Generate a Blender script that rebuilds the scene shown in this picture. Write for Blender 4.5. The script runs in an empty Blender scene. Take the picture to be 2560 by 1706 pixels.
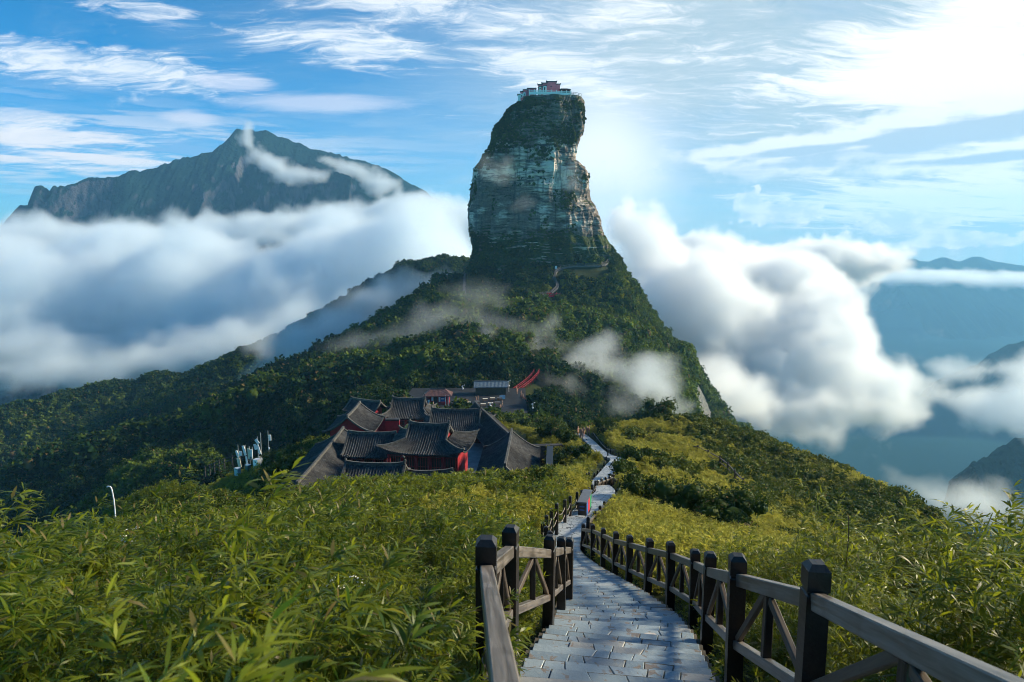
# Misty mountain stairway: procedural scene for Blender 4.5 (no external files)
import bpy, bmesh, math, random
import numpy as np
from mathutils import Vector, Matrix, Euler, noise as mnoise

R = math.radians
random.seed(7); rng = np.random.default_rng(7)
scene = bpy.context.scene
COL = scene.collection

# ------------------------------------------------------------------ camera
F = 1707.0; PITCH = R(8.4)
cd = bpy.data.cameras.new('camera'); cam = bpy.data.objects.new('camera', cd); COL.objects.link(cam)
cd.lens = 24.0; cd.sensor_width = 36.0; cd.clip_start = 0.05; cd.clip_end = 40000
cam.location = (0, 0, 0); cam.rotation_euler = (math.pi/2 - PITCH, 0, 0)
scene.camera = cam
cd.dof.use_dof = True; cd.dof.focus_distance = 28.0; cd.dof.aperture_fstop = 3.5

# ------------------------------------------------------------------ render and exposure
cy = scene.cycles
cy.use_denoising = True; cy.use_adaptive_sampling = True; cy.adaptive_threshold = 0.03
cy.filter_width = 1.0; cy.max_bounces = 10; cy.diffuse_bounces = 3; cy.glossy_bounces = 2; cy.transmission_bounces = 3
cy.transparent_max_bounces = 8; cy.volume_bounces = 7; cy.volume_step_rate = 2.0; cy.volume_max_steps = 256
cy.caustics_reflective = False; cy.caustics_refractive = False
scene.view_settings.view_transform = 'Standard'; scene.view_settings.look = 'None'
scene.view_settings.gamma = 1.0; scene.view_settings.use_curve_mapping = False
scene.view_settings.exposure = 0.95

SUN_AZ, SUN_EL = R(74), R(25)            # azimuth clockwise from +Y
sd = bpy.data.lights.new('sun', 'SUN'); sun = bpy.data.objects.new('sun', sd); COL.objects.link(sun)
sd.energy = 5.0; sd.angle = R(9.0); sd.color = (1.0, 0.86, 0.60)
sdir = Vector((math.sin(SUN_AZ)*math.cos(SUN_EL), math.cos(SUN_AZ)*math.cos(SUN_EL), math.sin(SUN_EL)))
sun.rotation_euler = sdir.to_track_quat('Z', 'Y').to_euler(); sun.location = sdir*300

# ------------------------------------------------------------------ node helpers
class S:
    """wraps a node socket so that shader maths can be written as expressions"""
    nt = None
    def __init__(s, sock): s.s = sock
    @staticmethod
    def m(op, *a, clamp=False):
        n = S.nt.nodes.new('ShaderNodeMath'); n.operation = op; n.use_clamp = clamp
        for i, v in enumerate(a):
            if isinstance(v, S): S.nt.links.new(v.s, n.inputs[i])
            else: n.inputs[i].default_value = v
        return S(n.outputs[0])
    def __add__(a, b): return S.m('ADD', a, b)
    __radd__ = __add__
    def __sub__(a, b): return S.m('SUBTRACT', a, b)
    def __rsub__(a, b): return S.m('SUBTRACT', b, a)
    def __mul__(a, b): return S.m('MULTIPLY', a, b)
    __rmul__ = __mul__
    def __truediv__(a, b): return S.m('DIVIDE', a, b)
    def clamp(a): return S.m('ADD', a, 0.0, clamp=True)
    def step(a, lo, hi):
        n = S.nt.nodes.new('ShaderNodeMapRange'); n.interpolation_type = 'SMOOTHSTEP'
        n.inputs['From Min'].default_value = lo; n.inputs['From Max'].default_value = hi
        S.nt.links.new(a.s, n.inputs['Value']); return S(n.outputs['Result'])

def nnoise(vec, scale, detail=5, rough=0.55, dist=0.0, dims='3D'):
    n = S.nt.nodes.new('ShaderNodeTexNoise'); n.noise_dimensions = dims
    n.inputs['Scale'].default_value = scale; n.inputs['Detail'].default_value = detail
    n.inputs['Roughness'].default_value = rough; n.inputs['Distortion'].default_value = dist
    if vec is not None: S.nt.links.new(vec.s, n.inputs['Vector'])
    return S(n.outputs['Fac'])
def combine(x, y, z):
    n = S.nt.nodes.new('ShaderNodeCombineXYZ')
    for i, v in enumerate((x, y, z)):
        if isinstance(v, S): S.nt.links.new(v.s, n.inputs[i])
        else: n.inputs[i].default_value = v
    return S(n.outputs[0])
def mix(fac, a, b):
    n = S.nt.nodes.new('ShaderNodeMix'); n.data_type = 'RGBA'; n.clamp_factor = True
    for k, v in ((0, fac), (6, a), (7, b)):
        if isinstance(v, S): S.nt.links.new(v.s, n.inputs[k])
        elif k == 0: n.inputs[k].default_value = v
        else: n.inputs[k].default_value = (v[0], v[1], v[2], 1)
    return S(n.outputs[2])
def separate(v):
    n = S.nt.nodes.new('ShaderNodeSeparateXYZ'); S.nt.links.new(v.s, n.inputs[0])
    return S(n.outputs[0]), S(n.outputs[1]), S(n.outputs[2])
def texco(which='Object'):
    return S(S.nt.nodes.new('ShaderNodeTexCoord').outputs[which])
def position():
    return S(S.nt.nodes.new('ShaderNodeNewGeometry').outputs['Position'])

# ------------------------------------------------------------------ pixel <-> place
CT, ST = math.cos(PITCH), math.sin(PITCH)
def ut(px, py):
    X = (px-1280)/F; v = (853-py)/F
    Y = CT + v*ST; Z = -ST + v*CT
    return X/Y, Z/Y
def at(px, py, D):
    u, t = ut(px, py); return Vector((u*D, D, t*D))

# ------------------------------------------------------------------ sky
def build_world():
    w = bpy.data.worlds.new('World'); scene.world = w; w.use_nodes = True
    nt = w.node_tree; nt.nodes.clear(); S.nt = nt
    out = nt.nodes.new('ShaderNodeOutputWorld'); bg = nt.nodes.new('ShaderNodeBackground')
    nt.links.new(bg.outputs[0], out.inputs[0])
    d = texco('Generated'); dx, dy, dz = separate(d)
    zc = S.m('MAXIMUM', dz, 0.0)
    sky = nt.nodes.new('ShaderNodeTexSky'); sky.sky_type = 'NISHITA'; sky.sun_disc = False
    sky.sun_elevation = SUN_EL; sky.sun_rotation = SUN_AZ; sky.altitude = 2200
    sky.air_density = 1.0; sky.dust_density = 0.6; sky.ozone_density = 2.5
    v = combine(dx, dy, S.m('MAXIMUM', dz, 0.015)); nt.links.new(v.s, sky.inputs[0])
    hs = nt.nodes.new('ShaderNodeHueSaturation'); hs.inputs['Saturation'].default_value = 2.3; hs.inputs['Value'].default_value = 1.15
    hs.inputs['Hue'].default_value = 0.485
    nt.links.new(sky.outputs[0], hs.inputs['Color'])
    tn = nt.nodes.new('ShaderNodeVectorMath'); tn.operation = 'MULTIPLY'; tn.inputs[1].default_value = (0.28, 0.97, 1.17); nt.links.new(hs.outputs[0], tn.inputs[0])
    base = S(tn.outputs[0])
    az = S.m('ARCTAN2', dx, dy); el = S.m('ARCSINE', dz)
    def blob(px, py, w_, h_, tilt=0.0, power=1.0):
        u, t = ut(px, py); a0 = math.atan(u); e0 = math.atan(t/math.sqrt(1+u*u))
        c, s = math.cos(R(tilt)), math.sin(R(tilt))
        A = az - a0; E = el - e0
        p = (A*c + E*s)/(w_/F); q = (E*c - A*s)/(h_/F)
        return S.m('POWER', 2.718, 0.0 - (p*p + q*q)*power)
    # flat cloud layer coordinates
    den = zc + 0.16
    lx = dx/den; ly = dy/den
    lay = combine(lx, ly, 0.0)
    wv = nt.nodes.new('ShaderNodeTexNoise'); wv.inputs['Scale'].default_value = 1.6; wv.inputs['Detail'].default_value = 4
    nt.links.new(lay.s, wv.inputs['Vector'])
    wx, wy, wz = separate(S(wv.outputs['Color']))
    lay2 = combine(lx*0.75 + wx*0.9, ly*2.1 + wy*0.9, 0.3)
    cir = nnoise(lay2, 2.3, 9, 0.62)
    fine = nnoise(combine(lx*1.5 + wx*1.1, ly*4.6 + wy*1.4, 4.0), 4.0, 10, 0.68, 0.6)
    tex = cir*0.48 + fine*0.52
    # billow noise in angle space for heaped clouds
    ang = combine(az, el*1.5, 0.0)
    puff = nnoise(ang, 17.0, 8, 0.55)
    # --- wispy white clouds
    spots = [(230,160,420,46,-2,1.0),(430,60,120,22,-20,0.25),(900,125,260,55,-4,1.0),(690,105,110,40,18,0.7),(1010,15,330,50,-5,0.95),(1250,60,330,80,-14,0.9),
             (1370,175,260,75,-14,1.15),(1560,290,240,45,-18,0.55),(1130,292,140,14,3,0.5),(800,250,260,34,2,0.42),(580,205,110,26,0,0.62),
             (470,292,90,28,0,0.45),(330,15,170,35,0,0.7),(120,335,300,50,0,0.75),(170,400,260,32,0,0.9),(1700,90,420,120,0,0.55),
             (1900,240,520,160,0,0.48),(1560,60,250,150,0,0.6)]
    wsum = None
    for (px, py, w_, h_, tl, amp) in spots:
        b = blob(px, py, w_, h_, tl)*amp
        wsum = b if wsum is None else S.m('MAXIMUM', wsum, b)
    veil_r = S.m('MAXIMUM', blob(2350, 300, 950, 620), blob(1800, 130, 620, 330)*0.95)                      # whitening towards the sun
    m1 = (tex*1.75 + wsum*0.50 - 1.06).step(0.0, 0.40)*wsum.step(0.08, 0.5)
    thin = (tex - 0.47).step(0.0, 0.35)*0.06
    # --- even pale haze low over the horizon
    hor = S.m('POWER', 2.718, 0.0 - S.m('ABSOLUTE', el)*14.0)
    c = mix(hor*0.6, base, (5.4, 7.6, 9.4))
    c = mix((veil_r*1.15 + (cir-0.5)*0.5).clamp()*0.92, c, mix((tex-0.38)*2.2, (4.4, 5.6, 6.2), (7.2, 7.7, 8.0)))
    c = mix(thin, c, (8.6, 9.4, 10.0))
    white = mix((fine - 0.42).step(0.0, 0.22), (7.6, 8.4, 9.2), (9.9, 10.0, 10.1))
    c = mix(m1*0.84, c, white)
    # pink-grey lens clouds of the left
    pk = S.m('MAXIMUM', blob(800, 258, 260, 26, 2)*0.8, S.m('MAXIMUM', blob(580, 206, 95, 20), blob(475, 295, 75, 20)*0.8))
    c = mix((pk + fine*0.5 - 0.5).step(0.0, 0.5)*0.6, c, (7.6, 7.8, 9.0))
    # grey-blue bands low left
    strat = nnoise(combine(az*1.2, el*13.0, 2.0), 5.0, 7, 0.58)
    lowl = blob(150, 375, 560, 75, 0)
    c = mix((strat - 0.44).step(0.0, 0.12)*lowl*0.95, c, (9.9, 9.4, 9.2))
    c = mix((0.47 - strat).step(0.0, 0.09)*lowl*0.8, c, (2.6, 4.6, 7.6))
    # sun glow, blown white, upper right and low right
    glow = S.m('MAXIMUM', blob(2430, 150, 330, 170), blob(2450, 500, 420, 70)*0.9)
    gl = (glow + (cir - 0.5)*2.0 + (fine-0.5)*0.8).step(0.25, 0.75)
    c = mix(gl, c, (10.6, 10.6, 10.4))
    gp = blob(1500, 500, 190, 260)
    c = mix(gp.step(0.1, 0.9), c, (10.6, 10.7, 10.7))
    # long grey bank with white rim on the right
    bank = S.m('MAXIMUM', S.m('MAXIMUM', blob(2480, 300, 560, 56, 7), blob(2000, 362, 300, 28, 5)), blob(2560, 385, 330, 30, 2))
    bw = (bank + (puff - 0.5)*1.5)
    c = mix(bw.step(0.22, 0.62)*0.9, c, (9.9, 10.1, 10.2))
    bank2 = S.m('MAXIMUM', S.m('MAXIMUM', blob(2520, 312, 500, 32, 8), blob(2040, 372, 240, 13, 4)), blob(2540, 390, 250, 14, 2))
    c = mix((bank2 + (puff - 0.5)*1.3 + (strat - 0.5)).step(0.30, 0.75)*0.9, c, (4.2, 5.6, 7.0))
    # small bright heaps on the horizon
    cu = S.m('MAXIMUM', S.m('MAXIMUM', blob(1960, 535, 90, 34), blob(1870, 515, 40, 40)), S.m('MAXIMUM', blob(2240, 560, 120, 36), blob(2400, 600, 120, 20)))
    pf = nnoise(ang, 42.0, 6, 0.5)
    c = mix((cu + (pf - 0.5)*1.6).step(0.42, 0.58), c, mix((pf-0.4).step(0.0, 0.25), (7.2, 7.9, 8.6), (10.4, 10.3, 10.2)))
    nt.links.new(c.s, bg.inputs['Color']); bg.inputs['Strength'].default_value = 0.061
    w.cycles.sampling_method = 'MANUAL'; w.cycles.sample_map_resolution = 512
build_world()

# ------------------------------------------------------------------ scene graph helpers
def tag(o, label=None, cat=None, group=None, kind=None):
    if label: o['label'] = label
    if cat: o['category'] = cat
    if group: o['group'] = group
    if kind: o['kind'] = kind
    return o
def link(name, me, mat=None, parent=None):
    if mat is not None and not me.materials: me.materials.append(mat)
    o = bpy.data.objects.new(name, me); COL.objects.link(o)
    if parent is not None: o.parent = parent
    return o
def empty(name, loc=(0, 0, 0), rz=0.0, label=None, cat=None, group=None):
    o = bpy.data.objects.new(name, None); COL.objects.link(o)
    o.location = loc; o.rotation_euler = (0, 0, rz); o.empty_display_size = 0.2
    return tag(o, label, cat, group)
def mesh_np(name, verts, faces, smooth=False):
    me = bpy.data.meshes.new(name)
    verts = np.asarray(verts, dtype=np.float32); faces = np.asarray(faces, dtype=np.int32)
    me.vertices.add(len(verts)); me.vertices.foreach_set('co', verts.ravel())
    if len(faces):
        k = faces.shape[1]
        me.loops.add(faces.size); me.loops.foreach_set('vertex_index', faces.ravel())
        me.polygons.add(len(faces)); me.polygons.foreach_set('loop_start', np.arange(0, faces.size, k, dtype=np.int32))
        me.polygons.foreach_set('loop_total', np.full(len(faces), k, dtype=np.int32))
        if smooth: me.polygons.foreach_set('use_smooth', np.ones(len(faces), dtype=bool))
    me.update(calc_edges=True); me.validate(); return me
def grid_faces(nr, nc, wrap=False):
    r = np.arange(nr-1)[:, None]; c = np.arange(nc if wrap else nc-1)[None, :]
    c2 = (c+1) % nc
    return np.stack([(r*nc+c), (r*nc+c2), ((r+1)*nc+c2), ((r+1)*nc+c)], -1).reshape(-1, 4)
def vnoise(P, scale, oct=4, seed=0.0, gain=0.5):
    """value noise (trilinear, smooth) on an (n,3) array, numpy, range about -1..1"""
    P = np.asarray(P, dtype=np.float64)*scale + seed*17.31
    tot = np.zeros(len(P)); amp = 1.0; norm = 0.0
    for o in range(oct):
        i = np.floor(P).astype(np.int64); f = P - i; f = f*f*f*(f*(f*6-15)+10)
        def h(a, b, c):
            n = (i[:, 0]+a)*374761393 + (i[:, 1]+b)*668265263 + (i[:, 2]+c)*2147483647 + o*974711
            n = (n ^ (n >> 13)) * 1274126177; n = n ^ (n >> 16)
            return (n & 0xFFFFF)/float(0xFFFFF)*2-1
        x0 = h(0,0,0)*(1-f[:,0]) + h(1,0,0)*f[:,0]; x1 = h(0,1,0)*(1-f[:,0]) + h(1,1,0)*f[:,0]
        x2 = h(0,0,1)*(1-f[:,0]) + h(1,0,1)*f[:,0]; x3 = h(0,1,1)*(1-f[:,0]) + h(1,1,1)*f[:,0]
        y0 = x0*(1-f[:,1]) + x1*f[:,1]; y1 = x2*(1-f[:,1]) + x3*f[:,1]
        tot += amp*(y0*(1-f[:,2]) + y1*f[:,2]); norm += amp; amp *= gain; P = P*2.03 + 5.7
    return tot/norm

# ------------------------------------------------------------------ materials
def new_mat(name):
    m = bpy.data.materials.new(name); m.use_nodes = True; nt = m.node_tree; nt.nodes.clear(); S.nt = nt
    out = nt.nodes.new('ShaderNodeOutputMaterial'); return m, nt, out
def principled(nt, out, col, rough=0.7, spec=0.3, metal=0.0, bump=None, bstr=0.3, bdist=0.02):
    b = nt.nodes.new('ShaderNodeBsdfPrincipled')
    if isinstance(col, S): nt.links.new(col.s, b.inputs['Base Color'])
    else: b.inputs['Base Color'].default_value = (*col, 1)
    if isinstance(rough, S): nt.links.new(rough.s, b.inputs['Roughness'])
    else: b.inputs['Roughness'].default_value = rough
    b.inputs['Specular IOR Level'].default_value = spec; b.inputs['Metallic'].default_value = metal
    if bump is not None:
        n = nt.nodes.new('ShaderNodeBump'); n.inputs['Strength'].default_value = bstr; n.inputs['Distance'].default_value = bdist
        nt.links.new(bump.s, n.inputs['Height']); nt.links.new(n.outputs[0], b.inputs['Normal'])
    nt.links.new(b.outputs[0], out.inputs[0]); return b
def simple(name, col, rough=0.7, spec=0.3, metal=0.0, var=0.25, scale=6.0):
    m, nt, out = new_mat(name)
    n = nnoise(texco(), scale, 4)
    c = mix((n-0.35)*2.0, tuple(x*(1-var) for x in col), tuple(min(1, x*(1+var)) for x in col))
    principled(nt, out, c, rough, spec, metal, nnoise(texco(), scale*6, 3), 0.15, 0.01); return m
def attr(name, typ='INSTANCER'):
    n = S.nt.nodes.new('ShaderNodeAttribute'); n.attribute_type = typ; n.attribute_name = name
    return S(n.outputs['Fac'])
def leaf_mat(name, a, b, trans=0.45, tcol=None, rough=0.45, dark=None, spec=0.35):
    """two-sided foliage: a..b chosen by the instance's 'tone' and by noise"""
    m, nt, out = new_mat(name)
    tone = attr('tone')
    n = S(nt.nodes.new('ShaderNodeNewGeometry').outputs['Random Per Island'])
    rnd = S(nt.nodes.new('ShaderNodeObjectInfo').outputs['Random'])
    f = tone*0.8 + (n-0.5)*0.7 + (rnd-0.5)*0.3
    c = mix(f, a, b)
    c = mix((n-0.955).step(0.0, 0.01)*0.8, c, (0.16, 0.105, 0.05))
    p = nt.nodes.new('ShaderNodeBsdfPrincipled'); nt.links.new(c.s, p.inputs['Base Color'])
    p.inputs['Roughness'].default_value = rough; p.inputs['Specular IOR Level'].default_value = spec
    t = nt.nodes.new('ShaderNodeBsdfTranslucent')
    tc = mix(0.5, c, tcol) if tcol else c
    nt.links.new(tc.s, t.inputs['Color'])
    mx = nt.nodes.new('ShaderNodeMixShader'); mx.inputs[0].default_value = trans
    nt.links.new(p.outputs[0], mx.inputs[1]); nt.links.new(t.outputs[0], mx.inputs[2]); nt.links.new(mx.outputs[0], out.inputs[0])
    return m
def volume_mat(name, density, col=(1, 1, 1), aniso=0.35, absorb=None):
    m, nt, out = new_mat(name)
    v = nt.nodes.new('ShaderNodeVolumePrincipled'); v.inputs['Color'].default_value = (*col, 1)
    v.inputs['Density'].default_value = density; v.inputs['Anisotropy'].default_value = aniso
    nt.links.new(v.outputs[0], out.inputs['Volume']); m.cycles.homogeneous_volume = True
    return m
# ================================================================== TERRAIN
PATH = [Vector((0.82, -1.0, -1.35)), Vector((0.85, 0.0, -1.75)), Vector((0.92, 4.0, -3.5)), Vector((1.12, 6.6, -4.64)), Vector((1.72, 10.0, -6.1)), Vector((2.05, 13.0, -7.4)),
        Vector((2.12, 17.0, -9.0)), Vector((2.22, 22.5, -11.3)), Vector((2.35, 29.0, -13.75)), at(1428, 1318, 33), at(1462, 1280, 39), at(1492, 1250, 43.5), at(1514, 1229, 48),
        at(1500, 1208, 56), at(1513, 1188, 63), at(1530, 1166, 70), at(1541, 1148, 77), at(1517, 1139, 83), at(1497, 1126, 89), at(1480, 1109, 97), at(1462, 1093, 107), at(1448, 1084, 115)]
def catmull(pts, step=0.3):
    out = []
    P = [pts[0]*2-pts[1]] + list(pts) + [pts[-1]*2-pts[-2]]
    for i in range(1, len(P)-2):
        n = max(2, int((P[i+1]-P[i]).length/step))
        for k in range(n):
            t = k/n; a, b, c, d = P[i-1], P[i], P[i+1], P[i+2]
            v = 0.5*((2*b) + (c-a)*t + (2*a-5*b+4*c-d)*t*t + (3*b-a-3*c+d)*t**3)
            out.append(v)
    out.append(Vector(pts[-1])); return out
PATHC = catmull(PATH, 0.25)
PATHA = np.array([tuple(v) for v in PATHC])

CTRL = []                                          # (x, y, z)
def C(px, D, py): CTRL.append(tuple(at(px, py, D)))
def CZ(x, y, z): CTRL.append((x, y, z))
for v in PATHC[::8]: CTRL.append(tuple(v))
def pathz(D):
    return float(np.interp(D, PATHA[:, 1], PATHA[:, 2]))
# foreground slope either side of the stairs
for D in (1, 2.5, 5, 9, 14, 20, 28):
    CZ(-0.28*D-3, D, pathz(D)+0.1); CZ(-1.6-D*0.1, D, pathz(D)+0.15)
    CZ(-0.62*D-3, D, pathz(D)-0.1-0.055*D); CZ(-1.1*D-5, D, pathz(D)-0.4-0.13*D)
    CZ(3.6+D*0.1, D, pathz(D)-0.05); CZ(5+0.35*D, D, pathz(D)-0.6-0.05*D); CZ(6+0.8*D, D, pathz(D)-1.5-0.22*D); CZ(7+1.25*D, D, pathz(D)-3-0.55*D)
CZ(-10, 38, -15.2); CZ(-3, 40, -15.8); CZ(-2, 50, -19.2); CZ(-9, 50, -19.9); CZ(-17, 46, -20.5); CZ(-27, 40, -22.5); CZ(-40, 45, -37)
CZ(-15, 60, -26.5); CZ(-3, 62, -24.5); CZ(4, 62, -22.8); CZ(-20, 34, -15.3); CZ(-30, 30, -16.0); CZ(-45, 34, -26); CZ(-60, 60, -52); CZ(-80, 50, -60)
# left knoll, hill of the masts
C(420, 66, 1236); C(330, 64, 1262); C(520, 70, 1262); C(250, 66, 1310); CZ(-31, 80, -36); CZ(-45, 80, -45)
C(620, 105, 1185); C(700, 112, 1150); C(760, 115, 1112); C(560, 108, 1205); C(500, 112, 1235); C(800, 95, 1140); C(720, 90, 1210); C(620, 88, 1238); CZ(-60, 120, -58); CZ(-36, 128, -46); CZ(-90, 110, -80); CZ(-50, 150, -66); CZ(-70, 180, -80)
# temple terrace and plaza
C(1080, 80, 1222); C(900, 82, 1222); C(1300, 76, 1205); C(1000, 100, 1160); C(1150, 110, 1130); C(1300, 108, 1105); C(1000, 130, 1085); C(850, 120, 1112); C(1250, 140, 1062)
C(1000, 172, 1012); C(1100, 172, 1012); C(1250, 180, 1006); C(1150, 190, 1000); C(1050, 190, 1000); C(1340, 180, 1015); C(950, 170, 1020)
# crest on the right where the stairs vanish, and the right hillside
C(1560, 118, 1076); C(1640, 122, 1074); C(1720, 120, 1078); C(1400, 112, 1092); C(1350, 105, 1100); C(1800, 116, 1092); C(1900, 108, 1118); C(2000, 100, 1150); C(2100, 94, 1192); C(2200, 86, 1236); C(2290, 78, 1286); C(2380, 68, 1362); C(2420, 62, 1420)
C(1640, 100, 1100); C(1700, 60, 1240); C(1700, 85, 1150); C(1600, 60, 1230); C(1620, 75, 1165); C(1900, 50, 1310); C(2000, 74, 1262); C(2180, 58, 1352); C(1800, 94, 1128); C(1650, 84, 1136); C(2080, 44, 1420); C(1750, 40, 1330); C(1600, 44, 1290); C(1950, 85, 1200)
CZ(70, 62, -62); CZ(85, 85, -80); CZ(70, 100, -66); CZ(50, 122, -62); CZ(45, 40, -42); CZ(70, 30, -60); CZ(30, 140, -58); CZ(95, 130, -105); CZ(120, 60, -110); CZ(60, 170, -85); CZ(24, 150, -48); CZ(10, 150, -44)
# the rock mountain
C(1180, 372, 665); C(1130, 366, 712); C(1040, 358, 778); C(960, 348, 842); C(870, 337, 882); C(795, 328, 916)
C(1300, 376, 645); C(1400, 373, 645); C(1480, 380, 612); C(1540, 384, 652); C(1600, 378, 735); C(1622, 372, 792); C(1700, 360, 872); C(1722, 345, 925); C(1734, 325, 985); C(1748, 305, 1080); C(1790, 345, 1080); C(1800, 320, 1150)
C(1390, 345, 738); C(1250, 352, 742); C(1480, 352, 745); C(1200, 300, 790); C(1300, 272, 850); C(1450, 300, 850); C(1180, 270, 855); C(1340, 226, 935); C(1600, 292, 940); C(1500, 250, 985); C(1650, 262, 1052)
C(1300, 206, 985); C(1000, 222, 955); C(860, 250, 962); C(900, 192, 1015); C(1480, 205, 1050); C(1700, 296, 1010); C(1100, 240, 900); C(1000, 290, 880); C(720, 290, 975); C(650, 270, 1010)
CZ(60, 160, -66); CZ(40, 190, -66); CZ(75, 220, -95); CZ(110, 270, -120); CZ(130, 330, -130); CZ(150, 380, -150); CZ(120, 430, -110); CZ(20, 470, -60); CZ(-60, 460, -90); CZ(-160, 470, -190); CZ(180, 250, -190); CZ(200, 500, -230); CZ(0, 600, -190); CZ(-250, 600, -270)
# the forest slopes of the left
C(500, 205, 1120); C(620, 205, 1075); C(740, 200, 1050); C(400, 230, 1120); C(300, 250, 1130); C(100, 250, 1175); C(150, 200, 1230); C(350, 180, 1200); C(560, 170, 1160); C(0, 210, 1250)
CZ(-260, 330, -190); CZ(-330, 400, -230); CZ(-420, 500, -280); CZ(-250, 150, -150); CZ(-350, 250, -220); CZ(-500, 350, -300); CZ(-130, 110, -105); CZ(-200, 60, -150)
CZ(300, 300, -400); CZ(350, 160, -420); CZ(400, 500, -560); CZ(150, 40, -220); CZ(500, 300, -560); CZ(0, 880, -500); CZ(260, 880, -640); CZ(420, 880, -700); CZ(850, 880, -700); CZ(300, 600, -480); CZ(440, 600, -520); CZ(220, 400, -330); CZ(190, 330, -300); CZ(-600, 880, -560); CZ(600, 880, -640)

RIDGES = [  # crest (px, py, D) without its trees, side slope
    ([(1190,668,560),(1110,660,560),(1033,673,556),(950,715,546),(870,766,536),(780,818,526),(707,856,515),(640,898,500),(560,950,480)], 0.75, 4),
    ([(545,918,500),(457,962,486),(400,952,478),(330,975,470),(270,974,462),(150,1003,445),(0,1040,425),(-200,1100,400)], 0.62, 4),
    ([(640,880,450),(590,915,432),(520,962,410),(440,1010,385),(360,1052,362),(240,1115,330),(100,1195,295),(-40,1265,270)], 0.60, 3),
    ([(1153,722,366),(1050,785,356),(957,842,346),(870,886,336),(794,920,326),(735,948,312),(650,1000,290),(560,1060,262),(450,1120,235),(330,1185,205)], 0.58, 3),
]
def ridge_height(X, Y):
    best = np.full(X.shape, -1e9)
    for pts, k, soft in RIDGES:
        V = [at(*(p[0], p[1], p[2])) for p in pts]
        h = np.full(X.shape, -1e9)
        for a, b in zip(V[:-1], V[1:]):
            dx, dy = b.x-a.x, b.y-a.y; L2 = dx*dx+dy*dy
            t = np.clip(((X-a.x)*dx+(Y-a.y)*dy)/L2, 0, 1)
            d = np.hypot(X-(a.x+t*dx), Y-(a.y+t*dy))
            h = np.maximum(h, a.z+t*(b.z-a.z) - k*(np.sqrt(d*d+soft*soft*9)-soft*3))
        best = np.maximum(best, h)
    return best

NU, NS = 300, 420
U0, U1, S0, S1 = -1.45, 1.45, math.log(0.7), math.log(900)
def build_height():
    P = np.array(CTRL); ys = np.maximum(P[:, 1], 0.7)
    q = np.stack([P[:, 0]/ys*1.6, np.log(ys)], 1); keep = (q[:, 0] > -2.6) & (q[:, 0] < 2.6)
    q = q[keep]; t = (P[:, 2]/ys)[keep]
    # flat slope of the foreground is kept out of the interpolation: work on z/D less the camera's own height term
    base = -1.75/np.exp(q[:, 1])
    val = t - base
    K = np.sqrt(((q[:, None]-q[None])**2).sum(-1) + 1e-4)
    n = len(q); A = np.zeros((n+3, n+3)); A[:n, :n] = -K + np.eye(n)*-0.004
    Pm = np.c_[np.ones(n), q]; A[:n, n:] = Pm; A[n:, :n] = Pm.T
    w = np.linalg.solve(A, np.r_[val, 0, 0, 0])
    uu = np.linspace(U0, U1, NU); ss = np.linspace(S0, S1, NS)
    G = np.stack(np.meshgrid(uu*1.6, ss), -1).reshape(-1, 2)
    T = np.zeros(len(G))
    for i in range(0, len(G), 6000):
        g = G[i:i+6000]; k = np.sqrt(((g[:, None]-q[None])**2).sum(-1) + 1e-4)
        T[i:i+6000] = -k@w[:n] + w[n] + g@w[n+1:]
    T = T + -1.75/np.exp(G[:, 1])
    T = T.reshape(NS, NU)
    for _ in range(6):                                  # soften the creases at control points
        Tp = np.pad(T, 1, mode='edge'); T = (Tp[1:-1, 1:-1]*4 + Tp[:-2, 1:-1] + Tp[2:, 1:-1] + Tp[1:-1, :-2] + Tp[1:-1, 2:])/8
    SS, UU = np.meshgrid(ss, uu, indexing='ij')
    Y = np.exp(SS); X = UU*Y; Z = T*Y
    rh = ridge_height(X, Y); m = Y > 150
    Z = np.where(m, np.maximum(Z, rh), Z)
    # relief: gullies and humps that grow with distance
    Pn = np.stack([X.ravel(), Y.ravel(), np.zeros(X.size)], 1)
    w1 = np.clip((Y-35)/120, 0, 1)
    Z += (vnoise(Pn, 1/38, 4, 1).reshape(X.shape)*3.2*np.clip((Y-170)/120, 0, 1) + vnoise(Pn, 1/9, 3, 2).reshape(X.shape)*0.7*w1 + vnoise(Pn, 1/2.6, 2, 3).reshape(X.shape)*0.10)
    # level bed of the stairs
    near = Y < 130
    xs, ys_ = X[near], Y[near]; zz = Z[near]
    for i in range(0, len(xs), 4000):
        d2 = (xs[i:i+4000, None]-PATHA[None, :, 0])**2 + (ys_[i:i+4000, None]-PATHA[None, :, 1])**2
        j = d2.argmin(1); d = np.sqrt(d2[np.arange(len(j)), j]); f = np.clip((2.6-d)/1.3, 0, 1); f = f*f*(3-2*f)
        zz[i:i+4000] = zz[i:i+4000]*(1-f) + (PATHA[j, 2]-0.32)*f
    Z[near] = zz
    for (x0, x1, y0, y1, zm) in ((-30, 5, 167, 202, -45.2), (-21, 3.5, 71, 85, -31.3), (-24, 1, 90, 107, -33.2), (-31, -1, 108, 131, -35.8)):
        e = np.maximum(np.maximum(x0-X, X-x1), np.maximum(y0-Y, Y-y1)); f = np.clip(1-e/4.0, 0, 1); Z = np.where(e < 4, np.minimum(Z, zm*f+np.maximum(Z, zm)*(1-f)), Z)
    Z = np.maximum(Z, -640)
    return uu, ss, X, Y, Z
UU_, SS_, TX, TY, TZ = build_height()
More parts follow.
